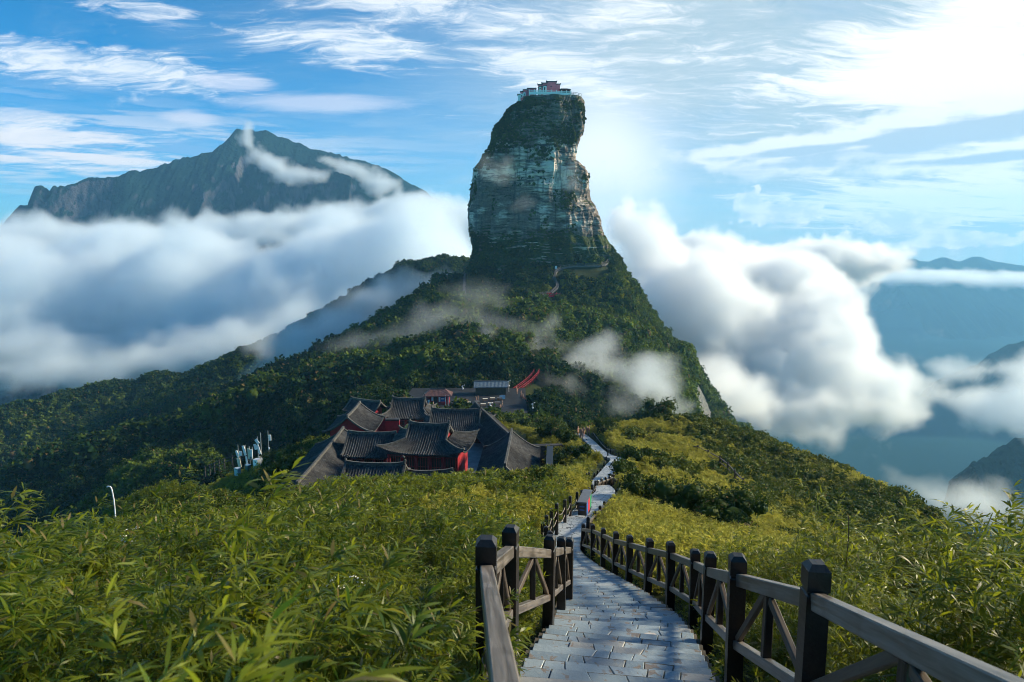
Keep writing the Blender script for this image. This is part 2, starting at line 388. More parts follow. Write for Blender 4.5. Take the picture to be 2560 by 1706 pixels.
def ground(x, y):
    x = np.atleast_1d(np.asarray(x, float)); y = np.atleast_1d(np.asarray(y, float)); y = np.maximum(y, 0.71)
    a = np.clip((x/y-U0)/(U1-U0)*(NU-1), 0, NU-1.001); b = np.clip((np.log(y)-S0)/(S1-S0)*(NS-1), 0, NS-1.001)
    i = a.astype(int); j = b.astype(int); fa = a-i; fb = b-j
    return (TZ[j, i]*(1-fa)+TZ[j, i+1]*fa)*(1-fb) + (TZ[j+1, i]*(1-fa)+TZ[j+1, i+1]*fa)*fb
def gz(x, y): return float(ground(x, y)[0])
def on_ground(px, py, d0=2.0, d1=880.0):
    """where the ray through a pixel of the photograph first meets the terrain"""
    u, t = ut(px, py); D = np.exp(np.linspace(math.log(d0), math.log(d1), 4000))
    g = ground(u*D, D); hit = np.nonzero(g >= t*D)[0]
    k = hit[0] if len(hit) else len(D)-1
    return Vector((u*D[k], D[k], float(g[k])))

m, nt, out = new_mat('soil_and_moss')
pz = position(); n1 = nnoise(pz, 0.5, 5); n2 = nnoise(pz, 4.0, 5)
col = mix((n1-0.35)*2.5, (0.020, 0.030, 0.010), (0.045, 0.055, 0.016)); col = mix((n2-0.5)*2, col, (0.055, 0.045, 0.025))
nrm = S(nt.nodes.new('ShaderNodeNewGeometry').outputs['True Normal']); _, _, nz = separate(nrm)
rock = nnoise(combine(separate(pz)[0]*0.3, separate(pz)[1]*0.3, separate(pz)[2]*1.4), 0.8, 6)
rc = mix((rock-0.35)*2.4, (0.045, 0.05, 0.05), (0.24, 0.24, 0.22))
col = mix((0.66 - nz).step(0.0, 0.12), col, rc)
principled(nt, out, col, 0.9, 0.1, bump=n2, bstr=0.5, bdist=0.1); SOIL = m
terr = link('terrain', mesh_np('terrain', np.stack([TX, TY, TZ], -1).reshape(-1, 3), grid_faces(NS, NU), True), SOIL); tag(terr, kind='structure')

# valley floor far below, out to the horizon
m, nt, out = new_mat('valley'); pz = position()
principled(nt, out, mix((nnoise(pz, 0.0015, 6)-0.35)*2.5, (0.012, 0.035, 0.05), (0.025, 0.06, 0.06)), 0.9, 0.0); VAL = m
nv = 60; xs = np.linspace(-7000, 7000, nv); ys = np.linspace(-400, 7000, nv); XX, YY = np.meshgrid(xs, ys)
ZZ = -600 + vnoise(np.stack([XX.ravel(), YY.ravel(), XX.ravel()*0], 1), 1/1200, 4, 9).reshape(XX.shape)*90
tag(link('ground', mesh_np('ground', np.stack([XX, YY, ZZ], -1).reshape(-1, 3), grid_faces(nv, nv), True), VAL), kind='structure')

# ================================================================== FAR MOUNTAINS
def far_mountain(name, crest, foot, depth_front, mat, nrows=70, ncols=220, rough=1.0, back=0.9, seed=0, cliffs=None):
    """a mountain from its crest line (px, py, D): a front that falls towards the camera with spurs and gullies, and a back"""
    px = [c[0] for c in crest]
    cx = np.linspace(px[0], px[-1], ncols)
    V = np.array([tuple(at(*c)) for c in crest])
    cr = np.stack([np.interp(cx, px, V[:, k]) for k in range(3)], 1)
    cr[:, 2] += vnoise(np.c_[cx/ (2.2), cx*0, cx*0+seed], 0.12, 4, seed)*9*rough
    rows = []
    for j in range(nrows):
        f = -1 + 2*j/(nrows-1)                          # -1 back foot .. 0 crest .. 1 front foot
        if f < 0: k = -f; off = np.array([0, 1, 0])*depth_front*back*k
        else: k = f; off = np.array([0, -1, 0])*depth_front*k
        P = cr + off
        h = cr[:, 2] - foot
        drop = h*(1-(1-k)**1.0)
        steep = 1.0
        g = vnoise(np.c_[P[:, 0]/90, np.full(ncols, k*1.3+(5 if f < 0 else 0)), np.full(ncols, seed)], 1.0, 5, seed+1, 0.55)
        gl = 1-np.abs(g)*2
        P[:, 2] = cr[:, 2] - drop + (gl*62 - 32)*rough*math.sin(min(1, k*1.6)*math.pi/2)*np.clip(h/250, 0.2, 1)
        P[:, 1] += (vnoise(np.c_[P[:, 0]/60, np.full(ncols, k*4), np.full(ncols, seed+3)], 1.0, 4, seed+2)*55*rough)*min(1, k*3)
        P[:, 1] += vnoise(np.c_[P[:, 0]/16, P[:, 2]/22, np.full(ncols, seed+6)], 1.0, 3, seed+5)*16*rough*min(1, k*6)
        P[:, 2] += vnoise(np.c_[P[:, 0]/26, P[:, 1]/26, np.full(ncols, seed+8)], 1.0, 4, seed+7)*13*rough*min(1, k*5)
        if cliffs is not None and f > 0:
            w_ = np.clip(1-np.abs(cx-cliffs[0])/cliffs[1], 0, 1); w_ = np.minimum(1, w_*2)
            P[:, 1] += w_*depth_front*k*0.72
        rows.append(P)
    return tag(link(name, mesh_np(name, np.concatenate(rows), grid_faces(nrows, ncols), True), mat), kind='structure')
m, nt, out = new_mat('far_forest')
pz = position(); x_, y_, z_ = separate(pz)
nrm = S(nt.nodes.new('ShaderNodeNewGeometry').outputs['Normal']); _, ny_, nz_ = separate(nrm)
n1 = nnoise(pz, 0.02, 7, 0.65); n2 = nnoise(pz, 0.10, 4, 0.6); rk = nnoise(combine(x_*0.05, y_*0.05, z_*0.012), 1.0, 6)
col = mix((n1*0.6+n2*0.4-0.38)*3.5, (0.004, 0.014, 0.020), (0.014, 0.036, 0.026))  # cloud shade and distance blue are worked into these dark colours
rkc = mix((rk-0.36)*3.0, (0.012, 0.018, 0.03), (0.095, 0.09, 0.10))
col = mix(((0.42-nz_)*1.4 + (n1-0.5)*1.2).step(0.0, 0.14), col, rkc)
principled(nt, out, col, 0.95, 0.0, bump=n1*0.5+n2*0.5, bstr=1.0, bdist=14.0); FARM = m
crest = [(40,520,1700),(75,508,1690),(88,468,1690),(104,464,1690),(120,478,1690),(128,466,1690),(190,455,1720),(205,448,1730),(222,440,1740),(300,436,1770),(340,425,1800),(380,418,1830),(430,400,1870),(470,392,1900),(500,384,1920),(530,382,1930),(555,362,1950),(566,352,1960),(590,322,1990),(602,318,2000),(640,322,2030),(665,322,2050),(720,346,2080),(800,372,2120),(880,392,2160),(950,413,2200),(1000,440,2230),(1050,470,2260),(1100,500,2280)]
far_mountain('mountain', crest, -420, 620, FARM, nrows=150, ncols=420, seed=3, cliffs=(200, 150))
spur = [(560,470,1660),(620,440,1690),(660,420,1700),(700,450,1690),(740,474,1680),(780,500,1670),(800,530,1660)]
far_mountain('mountain', [(640,392,1900),(700,392,1890),(760,400,1880),(800,410,1870),(850,430,1860),(878,440,1850),(880,470,1850),(930,490,1850),(960,505,1840)], -350, 300, FARM, nrows=90, ncols=160, seed=8)
far_mountain('mountain', [(2190,665,5200),(2240,648,5200),(2280,642,5200),(2320,652,5200),(2360,638,5200),(2400,650,5200),(2440,636,5200),(2480,648,5200),(2530,655,5200),(2600,672,5200),(2680,668,5200)], -760, 1100, FARM, nrows=40, ncols=90, seed=12)
far_mountain('mountain', [(2480,890,2300),(2520,860,2300),(2560,846,2300),(2640,850,2300),(2720,880,2300)], -760, 620, FARM, nrows=40, ncols=90, seed=14)
far_mountain('mountain', [(2430,1160,900),(2480,1128,900),(2520,1105,900),(2560,1090,900),(2640,1085,900),(2740,1110,900)], -700, 330, FARM, nrows=60, ncols=120, seed=16)

# ================================================================== ROCK PILLAR
LEFT = [(215,1310),(235,1297),(245,1290),(262,1272),(290,1253),(308,1237),(336,1229),(381,1214),(413,1193),(451,1191),(483,1186),(532,1180),(585,1184),(627,1187),(658,1180),(720,1150)]
RIGHT = [(215,1440),(235,1455),(244,1463),(257,1466),(292,1471),(318,1466),(340,1452),(360,1444),(400,1438),(404,1452),(432,1470),(467,1474),(499,1474),(521,1492),(556,1500),(591,1506),(620,1520),(660,1540),(720,1560)]
PD = 402.0
def build_pillar():
    nr, ncol = 300, 460
    pys = np.linspace(237, 720, nr)
    lx = np.interp(pys, *zip(*LEFT)); rx = np.interp(pys, *zip(*RIGHT))
    vl = np.array([tuple(at(a, p, PD)) for a, p in zip(lx, pys)]); vr = np.array([tuple(at(a, p, PD)) for a, p in zip(rx, pys)])
    z0_ = np.array([tuple(at(1380, p, PD-19)) for p in pys])[:, 2]
    cx = (vl[:, 0]+vr[:, 0])/2; hw = (vr[:, 0]-vl[:, 0])/2; z = z0_
    th = np.linspace(0, 2*math.pi, ncol, endpoint=False)
    # squarish plan with a corner towards the camera's right, as layered sandstone breaks
    e = 2/2.9
    ca, sa = np.cos(th), np.sin(th)
    ex = np.sign(ca)*np.abs(ca)**e; ey = np.sign(sa)*np.abs(sa)**e
    dep = np.interp(np.arange(nr), [0, nr*0.3, nr], [20, 27, 36])
    X = cx[:, None] + hw[:, None]*ex[None]; Y = PD + dep[:, None]*ey[None]; Z = np.repeat(z[:, None], ncol, 1)
    P = np.stack([X.ravel(), Y.ravel(), Z.ravel()], 1)
    # ledges: beds 1.2-4 m thick that stand out by different amounts, broken by vertical joints
    zw = P[:, 2] + vnoise(P, 0.04, 2, 13)*5
    bed = vnoise(np.stack([P[:, 0]*0.05, P[:, 1]*0.05, zw], 1), 0.30, 4, 5, 0.6)
    bed = np.sign(bed)*np.abs(bed)**0.6
    fine = vnoise(np.stack([P[:, 0]*0.08, P[:, 1]*0.08, P[:, 2]*1.5], 1), 0.9, 3, 6)
    joint = vnoise(np.stack([P[:, 0], P[:, 1], P[:, 2]*0.12], 1), 0.13, 4, 7, 0.6)
    blk = np.round(vnoise(np.stack([P[:, 0], P[:, 1], P[:, 2]*0.5], 1), 0.10, 2, 8)*4)/4
    big = vnoise(P, 0.035, 2, 9)
    crack = np.minimum(0, np.abs(vnoise(np.stack([P[:, 0], P[:, 1], P[:, 2]*0.22], 1), 0.085, 2, 15))*8-1.6)*1.7
    disp = bed*0.55 + fine*0.7 + joint*3.0 + blk*3.2 + big*5.5 + crack
    # front face: hollow under the green cap and broken buttresses lower right
    nx = np.tile(ex, nr)*0.9; ny = np.tile(ey, nr)
    edge = np.clip(np.abs(nx)*1.0, 0, 1)**3
    disp = disp*(1-0.62*edge)                          # keep the silhouette
    top = np.clip((P[:, 2]-75)/3, 0, 1); disp *= (1-top)
    L = np.hypot(nx, ny)+1e-6
    P[:, 0] += nx/L*disp; P[:, 1] += ny/L*disp
    P[:, 2] += vnoise(P, 0.2, 2, 11)*0.8
    verts = list(P); faces = grid_faces(nr, ncol, True)
    me = mesh_np('rock_pillar', P, faces, False)
    bm = bmesh.new(); bm.from_mesh(me); bm.verts.ensure_lookup_table()
    ring = [bm.verts[i] for i in range(ncol)]
    c = bm.verts.new((float(cx[0]), PD, float(z[0])+1.0))
    for i in range(ncol): bm.faces.new((ring[i], c, ring[(i+1) % ncol]))
    bmesh.ops.recalc_face_normals(bm, faces=bm.faces); bm.to_mesh(me); bm.free()
    m, nt, out = new_mat('layered_sandstone')
    pz = position(); x_, y_, z_ = separate(pz)
    wz = (nnoise(pz, 0.05, 3)-0.5)*6.0
    strata = nnoise(combine(x_*0.10, y_*0.10, z_*0.9+wz), 0.8, 7, 0.68)
    streak = nnoise(combine(x_*0.9, y_*0.9, z_*0.06), 0.35, 5, 0.6)
    big = nnoise(pz, 0.045, 4, 0.55); moss = nnoise(pz, 0.11, 6, 0.62); fin = nnoise(pz, 1.1, 5, 0.65)
    patch = nnoise(combine(x_, y_, z_*1.6), 0.055, 4)
    col = mix((strata*0.55+fin*0.45-0.38)*3.0, (0.068, 0.055, 0.048), (0.30, 0.24, 0.205))
    col = mix((patch*0.75+strata*0.45-0.62 + z_.step(22.0, 36.0)*0.10 - z_.step(46.0, 60.0)*0.18).step(0.0, 0.16)*0.85, col, (0.76, 0.64, 0.55))
    col = mix((streak-0.52).step(0.0, 0.16)*0.72, col, (0.035, 0.042, 0.045))
    col = mix((0.42-strata).step(0.0, 0.05)*0.8, col, (0.022, 0.026, 0.028))
    nrm = S(nt.nodes.new('ShaderNodeNewGeometry').outputs['Normal']); _, _, nz_ = separate(nrm)
    zb_ = z_ + (nnoise(combine(x_, y_, 0.0), 0.07, 3)-0.5)*34.0 + x_*0.10
    hi = z_.step(43.0, 62.0)*0.28 + (0.0 - zb_).step(-14.0, 2.0)*0.5
    gm = (moss*0.95 + nz_*0.62 + hi - 0.05 + (fin-0.5)*0.35 - 0.80).step(0.0, 0.14)
    col = mix(gm, col, mix((fin-0.4)*3, (0.018, 0.034, 0.010), (0.060, 0.078, 0.018)))
    principled(nt, out, col, 0.88, 0.15, bump=strata*0.6+fin*0.6, bstr=0.9, bdist=0.8)
    return tag(link('rock_pillar', me, m), 'tall layered rock pillar with dark green ledges and a pink temple on its summit', 'rock pillar')
PILLAR = build_pillar()
# ================================================================== MESH BUILDER
class MB:
    def __init__(s): s.v = []; s.f = []; s.mi = []
    def add(s, verts, faces, mi=0):
        n = len(s.v); s.v += [tuple(v) for v in verts]; s.f += [tuple(i+n for i in f) for f in faces]; s.mi += [mi]*len(faces)
    def box(s, c, d, rz=0.0, mi=0, taper=1.0, M=None):
        hx, hy, hz = d[0]/2, d[1]/2, d[2]/2; out = []
        for z, k in ((-hz, 1.0), (hz, taper)):
            for x, y in ((-hx, -hy), (hx, -hy), (hx, hy), (-hx, hy)):
                out.append(Vector((x*k, y*k, z)))
        rot = M if M is not None else Matrix.Rotation(rz, 3, 'Z')
        s.add([rot @ p + Vector(c) for p in out], [(0,3,2,1),(4,5,6,7),(0,1,5,4),(1,2,6,5),(2,3,7,6),(3,0,4,7)], mi)
    def beam(s, a, b, w, h, mi=0, up=Vector((0, 0, 1))):
        a = Vector(a); b = Vector(b); d = (b-a); L = d.length
        if L < 1e-6: return
        d /= L; x = d.cross(up)
        if x.length < 1e-4: x = d.cross(Vector((0, 1, 0)))
        x.normalize(); z = x.cross(d); out = []
        for p in (a, b):
            for sx, sz in ((-1,-1),(1,-1),(1,1),(-1,1)): out.append(p + x*(sx*w/2) + z*(sz*h/2))
        s.add(out, [(0,1,2,3),(7,6,5,4),(0,4,5,1),(1,5,6,2),(2,6,7,3),(3,7,4,0)], mi)
    def tube(s, pts, r, n=6, mi=0, r2=None):
        pts = [Vector(p) for p in pts]; m = len(pts); out = []
        for i, p in enumerate(pts):
            d = (pts[min(i+1, m-1)]-pts[max(i-1, 0)]).normalized()
            x = d.cross(Vector((0, 0, 1)))
            if x.length < 1e-3: x = Vector((1, 0, 0))
            x.normalize(); y = x.cross(d); rr = r if r2 is None else r+(r2-r)*i/(m-1)
            for k in range(n):
                a = 2*math.pi*k/n; out.append(p + x*(math.cos(a)*rr) + y*(math.sin(a)*rr))
        f = [(i*n+k, i*n+(k+1) % n, (i+1)*n+(k+1) % n, (i+1)*n+k) for i in range(m-1) for k in range(n)]
        f += [tuple(range(n-1, -1, -1)), tuple(range((m-1)*n, m*n))]
        s.add(out, f, mi)
    def lathe(s, prof, n=12, c=(0, 0, 0), mi=0):
        out = []; c = Vector(c)
        for (r, z) in prof:
            for k in range(n): a = 2*math.pi*k/n; out.append(c + Vector((r*math.cos(a), r*math.sin(a), z)))
        m = len(prof)
        f = [(i*n+k, i*n+(k+1) % n, (i+1)*n+(k+1) % n, (i+1)*n+k) for i in range(m-1) for k in range(n)]
        f += [tuple(range(n-1, -1, -1)), tuple(range((m-1)*n, m*n))]
        s.add(out, f, mi)
    def prism(s, poly, z0, z1, mi=0, inset=0.0):
        n = len(poly); c = Vector((sum(p[0] for p in poly)/n, sum(p[1] for p in poly)/n))
        out = [(p[0], p[1], z0) for p in poly]
        if inset > 0:
            out += [(p[0], p[1], z1-inset) for p in poly]
            out += [((Vector(p[:2])-c)*(1-inset/max(0.05, (Vector(p[:2])-c).length))+c).to_tuple() + (z1,) for p in poly]
            rings = 3
        else: out += [(p[0], p[1], z1) for p in poly]; rings = 2
        f = [tuple(range(n-1, -1, -1)), tuple(range((rings-1)*n, rings*n))]
        f += [(r*n+i, r*n+(i+1) % n, (r+1)*n+(i+1) % n, (r+1)*n+i) for r in range(rings-1) for i in range(n)]
        s.add(out, f, mi)
    def mesh(s, name, mats=None, smooth=False):
        me = bpy.data.meshes.new(name); me.from_pydata(s.v, [], s.f); me.polygons.foreach_set('material_index', s.mi)
        for m_ in (mats or []): me.materials.append(m_)
        if smooth: me.polygons.foreach_set('use_smooth', [True]*len(me.polygons))
        me.update(); return me
    def build(s, name, mats=None, parent=None, smooth=False, loc=None):
        if mats is not None and not isinstance(mats, (list, tuple)): mats = [mats]
        o = link(name, s.mesh(name, mats, smooth), None, parent)
        if loc is not None: o.location = loc
        return o

# ------------------------------------------------------------------ wood and stone
def wood_mat(name, a, b, rough=0.55, along='Y', spec=0.35):
    m, nt, out = new_mat(name)
    p = texco(); x, y, z = separate(p)
    rnd = S(nt.nodes.new('ShaderNodeObjectInfo').outputs['Random'])
    g = nnoise(combine(x*30.0, y*1.4+rnd*20.0, z*30.0), 1.0, 5, 0.6, 0.4); k = nnoise(combine(x, y+rnd*9.0, z), 2.2, 4)
    c = mix((g-0.35)*2.2, a, b); c = mix((k-0.5).step(0.0, 0.2)*0.5, c, tuple(v*0.45 for v in a))
    principled(nt, out, c, S.m('ADD', g*0.25, rough-0.1), spec, bump=g, bstr=0.55, bdist=0.006); return m
WOOD_DARK = wood_mat('dark_stained_wood', (0.010, 0.008, 0.007), (0.030, 0.023, 0.018), 0.42, spec=0.45)
WOOD_RAIL = wood_mat('weathered_wood', (0.066, 0.055, 0.047), (0.27, 0.24, 0.215), 0.34, spec=0.6)
WOOD_BRACE = wood_mat('worn_brace_wood', (0.035, 0.026, 0.020), (0.15, 0.115, 0.085), 0.5)
m, nt, out = new_mat('slate')
p = texco(); oi = nt.nodes.new('ShaderNodeObjectInfo'); rnd = S(oi.outputs['Random']); stp, _, _ = separate(S(oi.outputs['Color'])); x, y, z = separate(p)
q = combine(x + rnd*13.0, y + rnd*7.0, z)
n1 = nnoise(q, 2.2, 6, 0.6, 0.6); n2 = nnoise(q, 14.0, 5, 0.65); n3 = nnoise(q, 6.0, 3, 0.5, 1.2)
c = mix(stp, (0.11, 0.155, 0.20), (0.34, 0.405, 0.455)); c = mix((n1-0.4)*2.2, c, (0.20, 0.27, 0.335))
c = mix((rnd-0.88).step(0.0, 0.05)*0.6, c, (0.30, 0.27, 0.24)); c = mix((n3-0.60).step(0.0, 0.05)*0.75, c, (0.20, 0.14, 0.09))
c = mix((n2-0.56).step(0.0, 0.1)*0.4, c, (0.30, 0.31, 0.31))
principled(nt, out, c, n2*0.3+0.24, 0.55, bump=n1*0.6+n2*0.4, bstr=0.7, bdist=0.02); SLATE = m
SLATE_PALE = simple('pale_flake', (0.55, 0.51, 0.48), 0.5, 0.4, var=0.3, scale=8.0)
m, nt, out = new_mat('slate_far')
pz = position(); vo = nt.nodes.new('ShaderNodeTexVoronoi'); vo.feature = 'DISTANCE_TO_EDGE'; vo.inputs['Scale'].default_value = 2.0
nt.links.new(pz.s, vo.inputs['Vector']); e = S(vo.outputs[0]); n1 = nnoise(pz, 1.5, 5); n2 = nnoise(pz, 9.0, 4)
c = mix((n1-0.35)*2.5, (0.20, 0.24, 0.28), (0.48, 0.50, 0.52)); c = mix((n2-0.55).step(0, 0.1)*0.5, c, (0.42, 0.41, 0.39)); c = mix((0.035-e).step(0.0, 0.02), c, (0.04, 0.04, 0.04))
principled(nt, out, c, 0.35, 0.5, bump=n2, bstr=0.4, bdist=0.02); SLATE_FAR = m
m, nt, out = new_mat('mortar'); n1 = nnoise(texco(), 5.0, 5)
principled(nt, out, mix((n1-0.35)*2.4, (0.05, 0.045, 0.035), (0.16, 0.14, 0.11)), 0.85, 0.2, bump=n1, bstr=0.6, bdist=0.02); MORTAR = m

# ================================================================== STAIRWAY
cum = np.r_[0, np.cumsum(np.hypot(np.diff(PATHA[:, 0]), np.diff(PATHA[:, 1])))]
def path_at(s):
    p = np.array([np.interp(s, cum, PATHA[:, k]) for k in range(3)])
    a = np.array([np.interp(s-0.25, cum, PATHA[:, k]) for k in range(2)]); b = np.array([np.interp(s+0.25, cum, PATHA[:, k]) for k in range(2)])
    d = b-a; return p, math.atan2(d[1], d[0])
def path_width(D): return float(np.interp(D, [0, 4, 7, 12, 17, 24, 30, 120], [1.9, 2.0, 2.15, 2.25, 1.85, 1.55, 1.4, 1.35]))
stair = empty('stone_stairway', PATH[1]); tag(stair, kind='structure')
TREAD = 0.40
rs = random.Random(11)
far_mb = MB(); n_stone = 0
s = float(np.interp(1.6, PATHA[:, 1], cum))
while s < cum[-1]-0.5:
    p, a = path_at(s+TREAD/2); D = p[1]; W = path_width(D); rz = a-math.pi/2
    rot = Matrix.Rotation(rz, 3, 'Z'); z = p[2]
    if D > 31:
        far_mb.box((p[0], p[1], z-0.2), (W, TREAD+0.05, 0.4), rz)
    else:
        step = empty('step', (p[0], p[1], z), rz); step.parent = stair; step.matrix_parent_inverse = Matrix.Translation(stair.location).inverted()
        b = MB(); b.box((0, 0, -0.24), (W+0.1, TREAD+0.06, 0.40)); b.build('bed', MORTAR, step); tone = rs.uniform(0.0, 1.0)
        n = rs.choice((3, 3, 4)) if D < 15 else 2 if D < 22 else rs.choice((1, 2))
        h = TREAD/2-0.028  # slabs cut short so a dark mortar strip stands for step shadow
        cuts = sorted([(-W/2 + W*(i+rs.uniform(-0.36, 0.36))/n, rs.uniform(-0.07, 0.07)) for i in range(1, n)])
        cuts = [(-W/2, 0.0)] + cuts + [(W/2, 0.0)]
        for (c0, t0), (c1, t1) in zip(cuts[:-1], cuts[1:]):
            g = 0.004
            j = lambda k=0.018: rs.uniform(-k, k)
            m0, m1 = rs.uniform(-0.6, 0.6)*h, rs.uniform(-0.6, 0.6)*h
            poly = [(c0-t0+g, -h+j()*0.3), ((c0+c1)/2+j(0.1), -h-abs(j(0.006))), (c1-t1-g, -h+j()*0.3), (c1+t1*m1/h-g+j(0.008), m1), (c1+t1-g, h), (c0+t0+g, h), (c0+t0*m0/h+g+j(0.008), m0)]
            polys = [poly]
            if D < 13 and rs.random() < 0.5 and c1-c0 > 0.45:             # a slab broken across
                k = rs.uniform(0.3, 0.7); xa = c0+(c1-c0)*k
                polys = [[poly[0], (xa-0.03+j(), -h), (xa-0.005, m0*0.2), (xa+0.02-g, h), poly[5], poly[6]], [(xa-0.03+2*g+0.018, -h), poly[2], poly[3], poly[4], (xa+0.02+g*1.5, h), (xa-0.005+2*g, m0*0.2)]]
            for pl in polys:
                q = MB(); zt = rs.uniform(-0.006, 0.008); q.prism(pl, -0.10, zt, inset=0.010)
                tx, ty = rs.uniform(-0.012, 0.012), rs.uniform(-0.012, 0.012)
                q.v = [(v[0], v[1], v[2] + (v[0]*tx + v[1]*ty if v[2] > -0.05 else 0)) for v in q.v]
                so_ = q.build('stone', SLATE, step); n_stone += 1; tv = tone*0.8+rs.uniform(0, 0.2); so_.color = (tv, tv, tv, 1)
        if D < 17:
            for k in range(rs.choice((0, 1, 1))):                           # pale broken flakes along the joints
                cx_ = rs.uniform(-W*0.42, W*0.42); cy_ = rs.choice((-1, 1))*rs.uniform(0.02, h-0.05); q = MB(); r0 = rs.uniform(0.05, 0.13); a0 = rs.uniform(0, 6.28); nn = rs.choice((3, 4, 5))
                q.prism([(cx_+math.cos(a0+6.283*i/nn)*r0*rs.uniform(0.7, 1.5), cy_+math.sin(a0+6.283*i/nn)*r0*0.45*rs.uniform(0.7, 1.2)) for i in range(nn)], -0.03, 0.004, inset=0.002)
                so_ = q.build('stone', SLATE_PALE, step)
    s += TREAD
o = far_mb.build('far_steps', SLATE_FAR, stair); o.matrix_parent_inverse = Matrix.Translation(stair.location).inverted(); o['kind'] = 'stuff'

# ================================================================== FENCES
PW, PH = 0.16, 1.22
def post_mesh(h=PH, w=PW):
    b = MB(); a = w/2
    prof = [(a, -0.6), (a, h-0.235), (a-0.012, h-0.225), (a-0.012, h-0.205), (a, h-0.195), (a, h-0.045), (a-0.035, h)]
    out = []
    for (r, z) in prof: out += [(-r, -r, z), (r, -r, z), (r, r, z), (-r, r, z)]
    f = [(i*4+k, i*4+(k+1) % 4, (i+1)*4+(k+1) % 4, (i+1)*4+k) for i in range(len(prof)-1) for k in range(4)] + [(3, 2, 1, 0), tuple(range(len(out)-4, len(out)))]
    b.add(out, f); return b.mesh('post', [WOOD_DARK])
POST = post_mesh()
def local_piece(name, a, b, w, h, mat, root):
    """a squared timber from a to b, its own y axis along the grain"""
    a = Vector(a); b = Vector(b); L = (b-a).length; mb = MB()
    c = 0.008
    prof = [(-w/2+c, -h/2), (w/2-c, -h/2), (w/2, -h/2+c), (w/2, h/2-c), (w/2-c, h/2), (-w/2+c, h/2), (-w/2, h/2-c), (-w/2, -h/2+c)]
    n = 8; out = [(x, y, z) for y in (-L/2, L/2) for (x, z) in prof]
    mb.add(out, [(k, k+n, (k+1) % n + n, (k+1) % n) for k in range(n)] + [tuple(range(n)), tuple(range(2*n-1, n-1, -1))])
    o = mb.build(name, mat, root)
    d = (b-a).normalized(); x = d.cross(Vector((0, 0, 1)))
    if x.length < 1e-3: x = Vector((1, 0, 0))
    x.normalize(); zz = x.cross(d)
    M = Matrix((x, d, zz)).transposed().to_4x4(); M.translation = (a+b)/2
    o.matrix_local = Matrix.Translation(root.location).inverted() @ M
    return o
def add_post(root, base, rz, mesh=None, scale=1.0):
    o = link('post', mesh or POST, None, root); o.location = base-root.location; o.rotation_euler = (rs.gauss(0, 0.014), rs.gauss(0, 0.014), rz+rs.gauss(0, 0.03)); o.scale = (scale, scale, scale*rs.uniform(0.985, 1.02)); return o
def fence(pts, label, group=None, braces=True, posts=None, name='wooden_fence', rail=WOOD_RAIL):
    root = empty(name, pts[0], 0, label, 'fence', group)
    for i, p in enumerate(pts):
        q = pts[min(i+1, len(pts)-1)]-pts[max(i-1, 0)]
        add_post(root, p, math.atan2(q.y, q.x)-math.pi/2)
    for a, b in zip(pts[:-1], pts[1:]):
        d = (b-a); d2 = Vector((d.x, d.y, 0)).normalized(); k = PW/2/max(0.3, math.hypot(d.x, d.y)); sl = d*k
        A, B = a+sl, b-sl
        up = Vector((0, 0, 1))
        local_piece('top_rail', A+up*0.93, B+up*0.93, 0.10, 0.125, rail, root)
        local_piece('bottom_rail', A+up*0.22, B+up*0.22, 0.085, 0.095, WOOD_BRACE if not braces else rail, root)
        if braces:
            mid = (A+B)/2
            local_piece('baluster', mid+up*0.272, mid+up*0.864, 0.075, 0.075, WOOD_DARK, root)
            e = d2*0.07; n_ = Vector((-d2.y, d2.x, 0))*0.003
            local_piece('brace', A+up*0.29+d2*0.03+n_, mid-e+up*0.85+n_, 0.05, 0.075, WOOD_BRACE, root)
            local_piece('brace', B+up*0.29-d2*0.03+n_, mid+e+up*0.85+n_, 0.05, 0.075, WOOD_BRACE, root)
    return root
def tops(lst): return [at(px, py, D) - Vector((0, 0, PH)) for (px, py, D) in lst]
RN = [Vector((1.70, 1.55, -2.28))] + tops([(2044,1408,4.6),(1849,1383,6.6),(1776,1383,9.3),(1741,1374,11.3),(1680,1356,13.2),(1623,1347,15.2),(1575,1337,17.2),(1539,1331,19.6),(1509,1320,22.4),(1483,1311,25.2),(1457,1309,28.8)])
fence(RN, 'long dark wooden fence with crossed braces along the right edge of the near stone steps', 'wooden fences beside the stairway')
LN = [Vector((0.16, -0.7, -1.50))] + tops([(1215,1341,5.0),(1275,1315,7.0),(1373,1339,9.8),(1405,1340,12.0),(1424,1343,13.6)])
fence(LN, 'short wooden fence with pale worn handrail along the left edge of the nearest steps', 'wooden fences beside the stairway')
RM = tops([(1470,1294,31.2),(1487,1277,34.5),(1500,1265,37.5),(1511,1253,40),(1529,1243,43),(1544,1223,47),(1556,1206,51)])
fence(RM, 'wooden fence with sunlit rail bending right beside the yellow bamboo below the landing', 'wooden fences beside the stairway')
RC = tops([(1554,1204,51.6),(1546,1195,53),(1534,1186,54.5),(1525,1190,54),(1515,1193,53.6),(1505,1197,53.2),(1495,1201,52.8)])
fence(RC, 'dark wooden fence crossing behind the square stone landing', 'wooden fences beside the stairway')
RE = tops([(1534,1180,60),(1540,1170,64),(1546,1159,68),(1552,1148,72),(1557,1138,76),(1561,1129,80),(1553,1125,83),(1540,1120,86),(1526,1120,87),(1516,1117,90),(1506,1107,95),(1498,1097,100),(1490,1087,105),(1483,1078,110)])
fence(RE, 'distant wooden fence winding along the right edge of the far stairs to the crest', 'wooden fences beside the stairway', braces=True)
